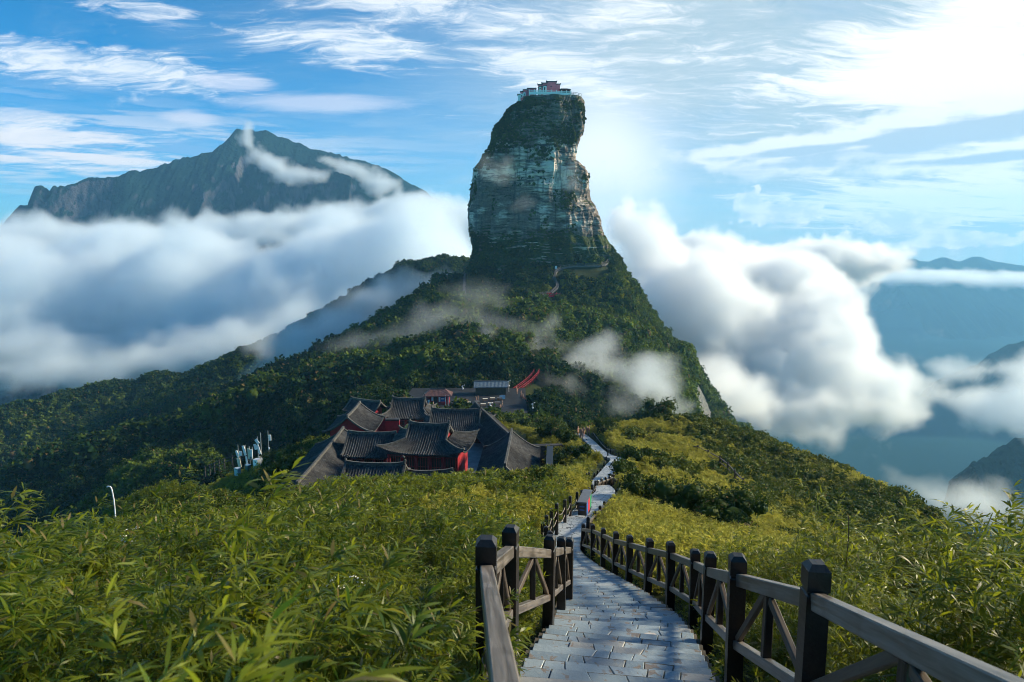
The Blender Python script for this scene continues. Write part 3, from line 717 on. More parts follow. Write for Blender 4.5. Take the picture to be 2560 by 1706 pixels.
# posts joined by hanging chains on the left
CHAIN = simple('iron_chain', (0.20, 0.17, 0.13), 0.5, 0.5, 0.6)
def chain_fence(pts, label, group=None):
    root = empty('chain_fence', pts[0], 0, label, 'fence', group)
    for i, p in enumerate(pts):
        q = pts[min(i+1, len(pts)-1)]-pts[max(i-1, 0)]
        add_post(root, p, math.atan2(q.y, q.x)-math.pi/2)
    for a, b in zip(pts[:-1], pts[1:]):
        for h in (0.82, 0.42):
            mb = MB(); A = a+Vector((0, 0, h)); B = b+Vector((0, 0, h)); L = (B-A).length
            mb.tube([A+(B-A)*t - Vector((0, 0, 0.5*t*(1-t)*min(L, 2.4))) for t in np.linspace(0, 1, 9)], 0.022, 5)
            o = mb.build('chain', CHAIN, root); o.location = -root.location
    return root
chain_fence(tops([(1374,1328,21.5),(1364,1316,24),(1357,1305,26),(1366,1290,28),(1379,1273,30),(1392,1258,31.5),(1413,1249,34),(1426,1240,36.5),(1443,1231,39.5),(1454,1226,41.5)]), 'row of dark square posts with sagging chains on the left of the middle steps', 'post and chain fences')
chain_fence(tops([(1472,1219,46),(1480,1211,47.5),(1489,1202,50)]), 'three dark chained posts at the left corner of the square landing', 'post and chain fences')
chain_fence(tops([(1467,1184,57),(1472,1181,59),(1486,1182,62),(1494,1176,64),(1502,1171,66),(1510,1156,71),(1515,1142,77),(1520,1131,82)]), 'dark chained posts on the left of the far sunlit flight of stairs', 'post and chain fences')
chain_fence(tops([(1489,1124,89),(1475,1110,96),(1466,1098,102)]), 'farthest chained posts on the left of the stairs just below the crest', 'post and chain fences')
# handrail over the right hillside
def hrail(pxs, h=1.0):
    out = []
    for (px, py, D) in pxs:
        v = at(px, py, D); out.append(Vector((v.x, v.y, v.z-h)))
    return out
HR = hrail([(1722,1112,90),(1745,1116,88),(1772,1128,85),(1800,1143,81),(1820,1158,77),(1838,1178,73),(1858,1198,69),(1878,1222,64),(1896,1244,60)], PH-0.12)
root = empty('hillside_handrail', HR[0], 0, 'thin dark handrail curving down the open bamboo hillside right of the stairs', 'handrail')
for i, p_ in enumerate(HR): add_post(root, p_, 0.3, scale=1.0)
for a, b in zip(HR[:-1], HR[1:]):
    local_piece('rail', a+Vector((0, 0, 0.98)), b+Vector((0, 0, 0.98)), 0.12, 0.12, WOOD_BRACE, root)
    local_piece('rail', a+Vector((0, 0, 0.45)), b+Vector((0, 0, 0.45)), 0.08, 0.08, WOOD_BRACE, root)
# ================================================================== VEGETATION
def leaf_pts(base, d, up, L, W, droop):
    """six points of one blade that bends under its own weight"""
    d = d/np.linalg.norm(d); side = np.cross(d, up); n = np.linalg.norm(side)
    side = side/n if n > 1e-3 else np.array([1.0, 0, 0])
    out = []
    for t, w in ((0, 0), (0.32, 1.0), (0.68, 0.72), (1.0, 0)):
        p = base + d*L*t + np.array([0, 0, -1.0])*droop*L*t*t
        if w == 0: out.append(p)
        else: out += [p-side*W*w/2, p+side*W*w/2]
    return out
LF = [(0, 1, 2), (1, 3, 4), (1, 4, 2), (3, 5, 4)]
def bamboo_variant(name, h, nbranch, leaves, L, W, mat, seed, wind=0.35, spread=0.28, culm=True, low=0.25):
    r = np.random.default_rng(seed); V = []; Fc = []
    lean = np.array([wind*r.uniform(0.3, 1.2), r.uniform(-0.2, 0.2)-0.05, 0])
    def stem(t): return np.array([0, 0, 1.0])*h*t + lean*h*0.45*t*t
    if culm:
        n = len(V); k = 5; rad = h*0.0045
        for i in range(k):
            c = stem(i/(k-1)*0.95)
            for a in range(3): V.append(c+np.array([math.cos(a*2.09), math.sin(a*2.09), 0])*rad*(1-0.6*i/k))
        for i in range(k-1):
            for a in range(3):
                q = [n+i*3+a, n+i*3+(a+1) % 3, n+(i+1)*3+(a+1) % 3, n+(i+1)*3+a]; Fc += [(q[0], q[1], q[2]), (q[0], q[2], q[3])]
    for b in range(nbranch):
        t = low + (1-low)*((b+r.uniform(0, 1))/nbranch); p0 = stem(t); a = r.uniform(0, 2*math.pi)
        out = np.array([math.cos(a)+wind*0.9, math.sin(a), 0]); bl = spread*h*r.uniform(0.5, 1.1)*(1.15-0.6*t)
        bd = out*0.8 + np.array([0, 0, r.uniform(0.25, 0.9)]); bd /= np.linalg.norm(bd); tip = p0+bd*bl
        for l in range(leaves):
            q = p0+(tip-p0)*r.uniform(0.45, 1.0); a2 = r.normal(size=3)*0.75
            d = bd*0.9 + a2*np.array([1, 1, 0.55]) + np.array([wind*0.8, 0, 0.05])
            n = len(V); V += leaf_pts(q, d, np.array([0, 0, 1.0])+r.normal(size=3)*0.35, L*r.uniform(0.65, 1.25), W*r.uniform(0.75, 1.25), r.uniform(0.1, 0.55))
            Fc += [tuple(i+n for i in f) for f in LF]
    me = mesh_np(name, V, Fc, True); me.materials.append(mat); return me
def bush_variant(name, rx, rz, nleaf, L, W, mat, seed, lumps=7, fill=True):
    """rounded shrub: lumps of leaves on a dark inner body, uneven outline"""
    r = np.random.default_rng(seed); V = []; Fc = []
    cs = [(np.array([0, 0, rz*0.5]), 0.62)]
    for i in range(lumps):
        a = r.uniform(0, 6.28); q = r.uniform(0.25, 0.75); cs.append((np.array([math.cos(a)*rx*q, math.sin(a)*rx*q, rz*r.uniform(0.35, 0.95)]), r.uniform(0.28, 0.5)))
    if fill:
        bm = bmesh.new(); bmesh.ops.create_icosphere(bm, subdivisions=1, radius=1)
        bv = np.array([v.co[:] for v in bm.verts]); bf = [[v.index for v in f.verts] for f in bm.faces]; bm.free()
        for c, k in cs:
            n = len(V); V += list(bv*np.array([rx*k, rx*k, rz*k*0.8])*0.78 + c); Fc += [tuple(i+n for i in f) for f in bf]
    for i in range(nleaf):
        c, k = cs[r.integers(len(cs))]; d = r.normal(size=3); d /= np.linalg.norm(d)
        if d[2] < -0.35: d[2] *= -1
        p = c + d*np.array([rx*k, rx*k, rz*k*0.9])*r.uniform(0.78, 1.08)
        t = r.normal(size=3)*0.8 + d*0.5; n = len(V)
        V += leaf_pts(p, t, d+r.normal(size=3)*0.4, L*r.uniform(0.6, 1.3), W*r.uniform(0.7, 1.3), r.uniform(0, 0.35))
        Fc += [tuple(i+n for i in f) for f in LF]
    me = mesh_np(name, V, Fc, False); me.materials.append(mat); return me

BAMBOO = leaf_mat('bamboo_leaf', (0.032, 0.075, 0.006), (0.23, 0.25, 0.020), 0.48, (0.32, 0.34, 0.012), 0.42, spec=0.3)
GOLD = leaf_mat('golden_bamboo_leaf', (0.085, 0.11, 0.012), (0.50, 0.46, 0.085), 0.45, (0.54, 0.50, 0.06), 0.6, spec=0.1)  # yellow sunlight of the right slope is put into this leaf colour
BUSH = leaf_mat('bush_leaf', (0.030, 0.058, 0.010), (0.14, 0.155, 0.020), 0.3, None, 0.6, spec=0.08)
FOREST = leaf_mat('forest_leaf', (0.010, 0.032, 0.010), (0.115, 0.16, 0.020), 0.28, None, 0.7, spec=0.05)

SUN_TINT = leaf_mat('sun_tinted_scrub_leaf', (0.045, 0.075, 0.010), (0.38, 0.38, 0.035), 0.35, None, 0.7, spec=0.05)  # leaf colour brightened to stand in for sunlight on the right flank
NEARV = [bamboo_variant('bamboo_stalk', r_h, 14, 11, 0.165, 0.020, BAMBOO, 100+i, wind=0.40) for i, r_h in enumerate((1.25, 1.45, 1.6, 1.35, 1.75))]
LOWV = [bamboo_variant('bamboo_sprig', 0.75, 9, 9, 0.15, 0.026, BAMBOO, 120+i, wind=0.15, spread=0.5, low=0.1) for i in range(3)]
MIDV = [bamboo_variant('bamboo_clump', 1.35, 20, 11, 0.22, 0.038, BAMBOO, 140+i, wind=0.30, spread=0.42, culm=False, low=0.2) for i in range(4)]
GOLDV = [bamboo_variant('bamboo_clump', 1.15, 22, 10, 0.21, 0.042, GOLD, 160+i, wind=0.25, spread=0.48, culm=False, low=0.15) for i in range(4)]
GOLDF = [bamboo_variant('bamboo_clump', 1.25, 16, 10, 0.34, 0.085, GOLD, 180+i, wind=0.2, spread=0.55, culm=False, low=0.15) for i in range(4)]
BUSHV = [bush_variant('bush', 0.8, 0.95, 620, 0.11, 0.06, BUSH, 200+i, 8) for i in range(4)]
BUSHF = [bush_variant('bush', 1.3, 1.3, 420, 0.26, 0.15, BUSH, 220+i, 9) for i in range(4)]
TREEV = [bush_variant('tree_crown', 2.6, 3.6, 520, 0.75, 0.46, FOREST, 240+i, 11) for i in range(5)]
SUNV = [bush_variant('scrub_crown', 2.6, 3.2, 420, 0.8, 0.5, SUN_TINT, 280+i, 9) for i in range(4)]
TREEF = [bush_variant('tree_crown', 3.0, 4.0, 300, 1.1, 0.75, FOREST, 260+i, 11) for i in range(4)]

def scatter(name, variants, P, rot, scl, tone, kind='stuff'):
    n = len(P); me = bpy.data.meshes.new(name); me.vertices.add(n); me.vertices.foreach_set('co', np.asarray(P, np.float32).ravel())
    for nm, typ, dat, key in (('rot', 'FLOAT_VECTOR', rot, 'vector'), ('scl', 'FLOAT', scl, 'value'), ('tone', 'FLOAT', tone, 'value'), ('pick', 'INT', rng.integers(0, len(variants), n), 'value')):
        a = me.attributes.new(nm, typ, 'POINT'); a.data.foreach_set(key, np.asarray(dat, np.int32 if typ == 'INT' else np.float32).ravel())
    o = link(name, me); o['kind'] = kind
    for m_ in variants[0].materials: me.materials.append(m_)
    g = bpy.data.node_groups.new(name+'_scatter', 'GeometryNodeTree'); N = g.nodes
    g.interface.new_socket('Geometry', in_out='INPUT', socket_type='NodeSocketGeometry'); g.interface.new_socket('Geometry', in_out='OUTPUT', socket_type='NodeSocketGeometry')
    gi = N.new('NodeGroupInput'); go = N.new('NodeGroupOutput'); ip = N.new('GeometryNodeInstanceOnPoints'); jn = N.new('GeometryNodeJoinGeometry')
    for v in variants:
        if 'src' not in v: 
            so = bpy.data.objects.new(v.name, v); v['src'] = so.name
        oi = N.new('GeometryNodeObjectInfo'); oi.inputs['Object'].default_value = bpy.data.objects[v['src']]; oi.inputs['As Instance'].default_value = True
        g.links.new(oi.outputs['Geometry'], jn.inputs[0])
    def na(nm, typ):
        q = N.new('GeometryNodeInputNamedAttribute'); q.data_type = typ; q.inputs[0].default_value = nm; return q.outputs[0]
    g.links.new(gi.outputs[0], ip.inputs['Points']); g.links.new(jn.outputs[0], ip.inputs['Instance'])
    ip.inputs['Pick Instance'].default_value = True; g.links.new(na('pick', 'INT'), ip.inputs['Instance Index'])
    er = N.new('FunctionNodeEulerToRotation'); g.links.new(na('rot', 'FLOAT_VECTOR'), er.inputs[0]); g.links.new(er.outputs[0], ip.inputs['Rotation'])
    g.links.new(na('scl', 'FLOAT'), ip.inputs['Scale']); g.links.new(ip.outputs[0], go.inputs[0])
    md = o.modifiers.new('scatter', 'NODES'); md.node_group = g
    return o
def path_dist(x, y):
    d = np.full(len(x), 1e9)
    A = PATHA[::2]
    for i in range(0, len(x), 5000):
        d2 = (x[i:i+5000, None]-A[None, :, 0])**2 + (y[i:i+5000, None]-A[None, :, 1])**2
        d[i:i+5000] = np.sqrt(d2.min(1)) - np.array([path_width(v)/2 for v in A[d2.argmin(1), 1]])
    return d
def sample(n, d0, d1, u0, u1):
    """points spread evenly over a wedge of ground"""
    y = np.sqrt(rng.uniform(d0*d0, d1*d1, n)); u = rng.uniform(u0, u1, n); return u*y, y
KEEP_OUT = []                                        # (x0, x1, y0, y1) of built ground
def clear_of(x, y, m=0.0):
    k = np.ones(len(x), bool)
    for (x0, x1, y0, y1) in KEEP_OUT: k &= ~((x > x0-m) & (x < x1+m) & (y > y0-m) & (y < y1+m))
    return k
def fieldn(x, y, sc, seed, octv=3): return vnoise(np.stack([x, y, np.zeros(len(x))], 1), sc, octv, seed)
def rots(n, tilt=0.15): return np.stack([rng.normal(0, tilt, n), rng.normal(0, tilt, n), rng.uniform(0, 6.28, n)], 1)
def wrots(n, tilt=0.12): return np.stack([rng.normal(0, tilt, n), rng.normal(0, tilt, n), rng.normal(0, 0.7, n)], 1)
HALLS_OUT = [(-29.5,-18,70,112),(-19,-8,70,112),(-9,1,70,128),(-6.5,3.6,70,92),(-8,2,92,122),(-22,-4,108,136)]
KEEP_OUT += HALLS_OUT + [(-31, 4.5, 166, 202), (-24, 6, 150, 167)]

def plant_all():
    # --- bamboo close to the camera, both sides
    x, y = sample(6400, 0.9, 15, -1.0, 1.05); d = path_dist(x, y); k = (d > 0.42) & ((y > 2.3) | (np.abs(x-0.8) > 1.6)); x, y, d = x[k], y[k], d[k]
    z = ground(x, y); n = len(x)
    sc = rng.uniform(0.75, 1.2, n)*np.clip(0.55+d*0.35, 0.55, 1.0); sc *= np.where(x > 0, np.clip(0.62+(x-2.4)*0.10, 0.62, 1.15), 1.0)
    zt = np.where(x < 0.8, np.interp(y, [1,2.5,5,9,14,16], [-1.0,-1.75,-2.75,-4.25,-6.0,-6.7]), np.interp(y, [1,2,4,6,9,14,16], [-0.75,-1.3,-2.3,-3.1,-4.5,-6.5,-7.2]))
    sc = np.minimum(sc, np.clip((zt-z)/1.5*rng.uniform(0.75, 1.12, n), 0.22, 1.3))*(1+0.75*fieldn(x, y, 0.75, 33, 2))
    tone = np.clip(0.42 + fieldn(x, y, 0.5, 31)*0.45 + rng.normal(0, 0.15, n) + np.where(x > 2, 0.25, 0), 0, 1)  # right side toned yellower to put sun into the leaves
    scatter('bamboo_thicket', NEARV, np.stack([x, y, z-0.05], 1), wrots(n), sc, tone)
    x, y = sample(1800, 0.9, 12, -1.0, 1.05); d = path_dist(x, y); k = (d > 0.22) & (d < 1.6) & (y > 2.2); x, y = x[k], y[k]; n = len(x)
    scatter('undergrowth', LOWV, np.stack([x, y, ground(x, y)-0.03], 1), rots(n), rng.uniform(0.5, 1.0, n), np.clip(rng.normal(0.75, 0.2, n), 0, 1))
    # --- middle distance
    x, y = sample(17500, 14, 62, -0.85, 0.85); d = path_dist(x, y); k = (d > 0.5) & clear_of(x, y, 0.5); x, y, d = x[k], y[k], d[k]
    right = x > np.interp(y, PATHA[:, 1], PATHA[:, 0])
    far_r = (x > 16 + (62-y)*0.1)
    bushy = (fieldn(x, y, 0.11, 41) + np.where(far_r, 0.30, -0.02) + np.where((~right) & (x < -0.30*y-1) & (y > 17), 0.55, 0)) > np.where(right & ~far_r, 0.58, 0.40)
    bushy &= d > 1.8
    gold = right & ~bushy
    gold |= (~right) & (y > 24) & (x > -6) & ~bushy & (fieldn(x, y, 0.2, 43) > -0.15)
    green = ~gold & ~bushy
    def go(mask, name, var, sc0, sc1, t0, tvar, wind=True, sink=0.1, thin=1.0):
        q = mask & (rng.uniform(size=len(x)) < thin); X, Y = x[q], y[q]; n = len(X)
        if not n: return
        dd = np.clip(0.55+d[q]*0.3, 0.55, 1.0)
        scatter(name, var, np.stack([X, Y, ground(X, Y)-sink], 1), wrots(n) if wind else rots(n, 0.1), rng.uniform(sc0, sc1, n)*dd*(1+0.35*fieldn(X, Y, 0.3, 47)), np.clip(t0 + fieldn(X, Y, 0.25, 45)*tvar + rng.normal(0, 0.16, n), 0, 1))
    go(green, 'bamboo_thicket', MIDV, 0.85, 1.25, 0.5, 0.4)
    go(gold, 'golden_bamboo', GOLDV, 0.75, 1.2, 0.78, 0.5)
    go(bushy & right, 'golden_bamboo', GOLDV, 0.8, 1.25, 0.30, 0.5, thin=0.45)
    go(bushy, 'hillside_bushes', BUSHV, 0.8, 1.5, 0.35, 0.5, False, 0.15, 0.55)
    # --- the crest and the hill of the masts
    x, y = sample(25000, 58, 142, -0.88, 0.72); d = path_dist(x, y); k = (d > 0.6) & clear_of(x, y, 0.6); x, y, d = x[k], y[k], d[k]
    right = x > np.interp(y, PATHA[:, 1], PATHA[:, 0])
    far_r = x > 27 - (y-60)*0.03
    bushy = (fieldn(x, y, 0.085, 51) + np.where(far_r, 0.34, 0.0) + np.where((~right) & (x > -8), 0.12, 0) + np.where(y > 108, 0.12, 0)) > np.where(right & (x < 22), 0.50, 0.34)
    bushy &= d > 3.2; k2 = (d > 1.1); x, y, d, right, bushy = x[k2], y[k2], d[k2], right[k2], bushy[k2]
    gold = ~bushy; 
    go(gold & right, 'golden_bamboo', GOLDF, 0.7, 1.15, 0.72, 0.55)
    go(gold & ~right, 'hillside_grass', GOLDF, 0.55, 0.9, 0.22, 0.45)
    go(bushy & right, 'golden_bamboo', GOLDF, 0.8, 1.2, 0.28, 0.5, thin=0.45)
    go(bushy, 'hillside_bushes', BUSHF, 0.6, 1.3, 0.40, 0.6, False, 0.2, 0.5)
    # --- forest
    x, y = sample(24000, 140, 400, -0.85, 0.36); 
    z = ground(x, y); gxx = (ground(x+2, y)-ground(x-2, y))/4; gyy = (ground(x, y+2)-ground(x, y-2))/4
    k = clear_of(x, y, 1.0) & (z > -230) & (np.hypot(gxx, gyy) < 1.9)
    for (rx, ry, rr) in TRAIL_PTS: k &= (np.hypot(x-rx, y-ry) > rr)
    x, y, z = x[k], y[k], z[k]; n = len(x)
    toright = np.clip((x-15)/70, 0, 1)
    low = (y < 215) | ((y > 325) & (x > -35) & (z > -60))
    tone = np.clip(0.36 + fieldn(x, y, 0.028, 61)*1.0 + toright*0.4 - np.clip((-30-x)/90, 0, 1)*0.3 + rng.normal(0, 0.12, n), 0, 1)  # forest tone lightened rightward, darkened leftward to stand for sun and shade
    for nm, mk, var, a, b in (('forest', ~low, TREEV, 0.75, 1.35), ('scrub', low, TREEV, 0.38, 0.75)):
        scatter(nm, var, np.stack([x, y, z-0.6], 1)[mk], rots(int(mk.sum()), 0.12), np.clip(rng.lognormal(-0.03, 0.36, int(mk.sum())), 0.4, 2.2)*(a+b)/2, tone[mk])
    q = low; extra = 5000
    x, y = sample(extra*2, 325, 400, -0.12, 0.34); z = ground(x, y); k = (z > -62)
    for (rx, ry, rr) in TRAIL_PTS: k &= (np.hypot(x-rx, y-ry) > rr)
    x, y, z = x[k], y[k], z[k]; n = len(x)
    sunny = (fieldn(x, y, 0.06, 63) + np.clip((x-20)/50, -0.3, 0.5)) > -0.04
    scatter('sun_tinted_scrub', SUNV, np.stack([x, y, z-0.5], 1)[sunny], rots(int(sunny.sum()), 0.15), rng.uniform(0.25, 0.5, int(sunny.sum())), np.clip(0.6 + rng.normal(0, 0.25, int(sunny.sum())), 0, 1))
    x, y, z = x[~sunny], y[~sunny], z[~sunny]; n = len(x)
    scatter('scrub', TREEV, np.stack([x, y, z-0.5], 1), rots(n, 0.15), rng.uniform(0.3, 0.62, n), np.clip(0.35 + fieldn(x, y, 0.05, 65)*0.7 + np.clip((x-15)/50, 0, 1)*0.65 + rng.normal(0, 0.15, n), 0, 1))  # tone raised rightward, putting sunlight into the scrub colour
    x, y = sample(13000, 400, 640, -0.85, 0.12); z = ground(x, y); k = z > -250; x, y, z = x[k], y[k], z[k]; n = len(x)
    scatter('forest', TREEF, np.stack([x, y, z-0.8], 1), rots(n, 0.12), rng.uniform(0.9, 1.6, n), np.clip(0.3 + fieldn(x, y, 0.03, 67)*0.5 + rng.normal(0, 0.15, n), 0, 1))
    # --- scrub that clings to the ledges of the rock pillar
    me = PILLAR.data; nv = len(me.polygons); cen = np.zeros(nv*3, np.float32); nor = np.zeros(nv*3, np.float32); me.polygons.foreach_get('center', cen); me.polygons.foreach_get('normal', nor)
    cen = cen.reshape(-1, 3).astype(float); nor = nor.reshape(-1, 3)
    mo = vnoise(cen*np.array([1, 1, 1.3]), 0.07, 4, 71)
    hi = np.clip((cen[:, 2]-41)/24, 0, 1)*0.42 + np.clip((3-cen[:, 2]-vnoise(cen*np.array([1, 1, 0]), 0.05, 2, 77)*16-cen[:, 0]*0.10)/8, 0, 1)*0.7 + np.clip((-8-cen[:, 0]+22-cen[:, 2]*0.15)/20, 0, 1)*0.12
    top = cen[:, 2] > 74.5
    w = ((nor[:, 2] > 0.12)*0.16 + mo*0.75 + hi - 0.36 > 0) & (nor[:, 1] < 0.55) & ~top
    idx = np.nonzero(w)[0]; idx = rng.choice(idx, min(len(idx), 11000), replace=False); n = len(idx)
    scatter('cliff_scrub', TREEV, cen[idx]-nor[idx]*0.35-np.array([0, 0, 0.5]), rots(n, 0.25), rng.uniform(0.16, 0.42, n), np.clip(0.25+mo[idx]*0.6+rng.normal(0, 0.15, n), 0, 1))
# ================================================================== TEMPLE
m, nt, out = new_mat('roof_tile')
p = texco(); x, y, z = separate(p); n1 = nnoise(p, 1.3, 5, 0.6); n2 = nnoise(p, 9.0, 4)
c = mix((n1-0.35)*2.4, (0.022, 0.023, 0.026), (0.075, 0.075, 0.078)); c = mix((n2-0.58).step(0.0, 0.1)*0.6, c, (0.15, 0.15, 0.145)); c = mix((n1-0.62).step(0.0, 0.1)*0.4, c, (0.045, 0.055, 0.025))
principled(nt, out, c, 0.75, 0.15, bump=n2, bstr=0.4, bdist=0.02); TILE = m
TILE_BLUE = simple('blue_grey_tile', (0.10, 0.14, 0.18), 0.45, 0.4, var=0.35, scale=2.0)
TILE_RED = simple('red_brown_tile', (0.12, 0.055, 0.05), 0.5, 0.4, var=0.4, scale=2.0)
RIDGE = simple('ridge_stone', (0.10, 0.10, 0.095), 0.7, 0.2, var=0.5, scale=3.0)
RED = simple('red_painted_wall', (0.30, 0.018, 0.030), 0.6, 0.3, var=0.35, scale=1.2)
REDPOST = simple('red_painted_post', (0.28, 0.022, 0.03), 0.45, 0.4)
DARKW = simple('dark_lattice', (0.018, 0.012, 0.012), 0.5, 0.4)
BEAMC = simple('painted_beam', (0.045, 0.06, 0.075), 0.6, 0.3, var=0.6, scale=3.0)
WHITE = simple('white_paint', (0.74, 0.75, 0.76), 0.5, 0.3, var=0.08)
CREAM = simple('cream_panel', (0.62, 0.56, 0.45), 0.5, 0.3, var=0.1)
STEEL = simple('galvanised_steel', (0.42, 0.44, 0.46), 0.4, 0.5, 0.7, var=0.15)
PALEST = simple('pale_paving', (0.16, 0.165, 0.175), 0.7, 0.3, var=0.3, scale=0.8)
PLANK = wood_mat('brown_planks', (0.075, 0.040, 0.020), (0.20, 0.115, 0.06), 0.6)
GOLDM = simple('gilded_metal', (0.55, 0.34, 0.08), 0.35, 0.5, 0.8, var=0.3)
PINK = simple('pink_plaster', (0.78, 0.17, 0.21), 0.75, 0.2, var=0.18, scale=0.5)
BLUEP = simple('blue_paint', (0.05, 0.14, 0.42), 0.5, 0.3)
REDP = simple('bright_red_cloth', (0.62, 0.03, 0.05), 0.6, 0.3, var=0.2)
GREENP = simple('green_paint', (0.03, 0.30, 0.13), 0.5, 0.3)
BLACKP = simple('black_metal', (0.016, 0.018, 0.022), 0.4, 0.5)
GREYTOP = simple('grey_metal_lid', (0.12, 0.13, 0.145), 0.4, 0.5)
GLASS = simple('dark_pane', (0.015, 0.018, 0.022), 0.12, 0.6)

def roof_sheet(mb, fn, us, vs, thick=0.16, mi=0):
    """closed sheet: fn(u, v) -> top point"""
    nu, nv = len(us), len(vs); top = [fn(u, v) for v in vs for u in us]; bot = [(p[0], p[1], p[2]-thick) for p in top]
    idx = lambda j, i, b: (nu*nv if b else 0) + j*nu+i
    f = []
    for j in range(nv-1):
        for i in range(nu-1):
            f.append((idx(j,i,0), idx(j+1,i,0), idx(j+1,i+1,0), idx(j,i+1,0))); f.append((idx(j,i,1), idx(j,i+1,1), idx(j+1,i+1,1), idx(j+1,i,1)))
    for i in range(nu-1):
        f.append((idx(0,i,0), idx(0,i+1,0), idx(0,i+1,1), idx(0,i,1))); f.append((idx(nv-1,i+1,0), idx(nv-1,i,0), idx(nv-1,i,1), idx(nv-1,i+1,1)))
    for j in range(nv-1):
        f.append((idx(j+1,0,0), idx(j,0,0), idx(j,0,1), idx(j+1,0,1))); f.append((idx(j,nu-1,0), idx(j+1,nu-1,0), idx(j+1,nu-1,1), idx(j,nu-1,1)))
    mb.add(top+bot, f, mi)
def hall(loc, yaw, L, W, Lr, wall_h, rise, label, kind='hipped', group='dark tiled halls of the temple', tile=None, walls=RED, lift=0.55, doors=5, name='temple_hall', rib=0.32, inset=1.0, ornament=True, fronts=(-1,)):
    root = empty(name, loc, yaw, label, 'temple hall' if name == 'temple_hall' else name.split('_')[-1], group)
    tile = tile or TILE; hl, hw = L/2, W/2; sp = 0.46 if kind == 'hipped' else 2.0
    prof = lambda s: wall_h + rise*(1-s)**1.45
    def hx(s):
        if kind != 'hipped': return hl
        return Lr/2 if s < sp else Lr/2 + (hl-Lr/2)*(s-sp)/(1-sp)
    up = lambda fx, s: lift*abs(fx)**3.2*s**2.2
    mb = MB(); nr = max(8, int(L/rib)); us = np.linspace(-1, 1, nr*4+1); vs = np.linspace(0, 1, 11)
    rb = lambda c: 0.12*max(0.0, math.cos(2*math.pi*c/rib))**0.7 if math.cos(2*math.pi*c/rib) > 0 else 0.0
    for sy in (-1, 1):
        roof_sheet(mb, lambda u, v, sy=sy: (u*hx(v)*(1 if kind != 'hipped' else 1), sy*hw*v, prof(v)+up(u, v)+rb(u*hx(v))), us if sy < 0 else us[::-1], vs)
    if kind == 'hipped':
        nr2 = max(6, int(W/rib)); u2 = np.linspace(-1, 1, nr2*4+1); v2 = np.linspace(sp, 1, 6)
        for sx in (-1, 1):
            roof_sheet(mb, lambda u, v, sx=sx: (sx*hx(v), u*hw*v, prof(v)+up(u, v)+rb(u*hw*v)), u2 if sx > 0 else u2[::-1], v2)
    roof = mb.build('roof', tile, root)
    # ridges
    q = MB(); e = (Lr/2 if kind == 'hipped' else hl)
    pts = [Vector((e*t, 0, wall_h+rise+0.10+0.22*abs(t)**3)) for t in np.linspace(-1, 1, 9)]
    for a, b in zip(pts[:-1], pts[1:]): q.beam(a, b, 0.26, 0.36)
    q.build('ridge', RIDGE, roof)
    if ornament:
        for sx in (-1, 1):
            q = MB(); c = Vector((sx*(e-0.1), 0, wall_h+rise+0.3))
            q.tube([c, c+Vector((sx*0.08, 0, 0.35)), c+Vector((sx*0.02, 0, 0.65)), c+Vector((-sx*0.16, 0, 0.80)), c+Vector((-sx*0.30, 0, 0.70))], 0.19, 6, r2=0.05); q.build('ridge_ornament', RIDGE, roof)
    if kind == 'hipped':
        for sx in (-1, 1):
            for sy in (-1, 1):
                q = MB(); P = [Vector((sx*(Lr/2-0.02), sy*hw*s, prof(s)+0.16)) for s in np.linspace(0.03, sp, 4)]
                for a, b in zip(P[:-1], P[1:]): q.beam(a, b, 0.2, 0.26)
                P = [Vector((sx*hx(s), sy*hw*s, prof(s)+up(1, s)+0.12)) for s in np.linspace(sp, 1.0, 6)]
                P.append(P[-1] + (P[-1]-P[-2])*0.35 + Vector((0, 0, 0.16)))
                for a, b in zip(P[:-1], P[1:]): q.beam(a, b, 0.2, 0.24)
                q.build('hip_ridge', RIDGE, roof)
            q = MB(); g = [(sx*(Lr/2-0.3), y_, z_) for (y_, z_) in ((-hw*sp*0.95, prof(sp)-0.05), (hw*sp*0.95, prof(sp)-0.05), (0, wall_h+rise-0.15))]
            q.add(g + [(v[0]-sx*0.12, v[1], v[2]) for v in g], [(0,1,2),(5,4,3),(0,3,4,1),(1,4,5,2),(2,5,3,0)]); q.build('gable', REDPOST, root)
    else:
        for sx in (-1, 1):
            q = MB(); P = [Vector((sx*(hl-0.05), sy*hw*s, prof(s)+up(1, s)+0.10)) for (sy, s) in [(-1, s_) for s_ in np.linspace(1, 0, 7)] + [(1, s_) for s_ in np.linspace(0, 1, 7)][1:]]
            for a, b in zip(P[:-1], P[1:]): q.beam(a, b, 0.26, 0.22)
            q.build('verge', RIDGE, roof)
            q = MB(); x0 = sx*(hl-inset-0.05); g = [(x0, -hw+inset, 0), (x0, hw-inset, 0)] + [(x0, y_*(hw-inset*0.9), prof(abs(y_)*(hw-inset*0.9)/hw)-0.2) for y_ in np.linspace(1, -1, 9)]
            n = len(g); q.add(g+[(v[0]-sx*0.15, v[1], v[2]) for v in g], [tuple(range(n)), tuple(range(2*n-1, n-1, -1))]+[(i, i+n, (i+1) % n+n, (i+1) % n) for i in range(n)]); q.build('gable', walls, root)
    # body
    bx, by = L-2*inset, W-2*inset
    q = MB(); q.box((0, 0, wall_h/2-0.4), (bx-0.3, by-0.3, wall_h+0.6)); q.build('wall', walls, root)
    q = MB(); q.box((0, 0, -0.45), (bx+0.9, by+0.9, 0.9)); q.build('plinth', PALEST, root)
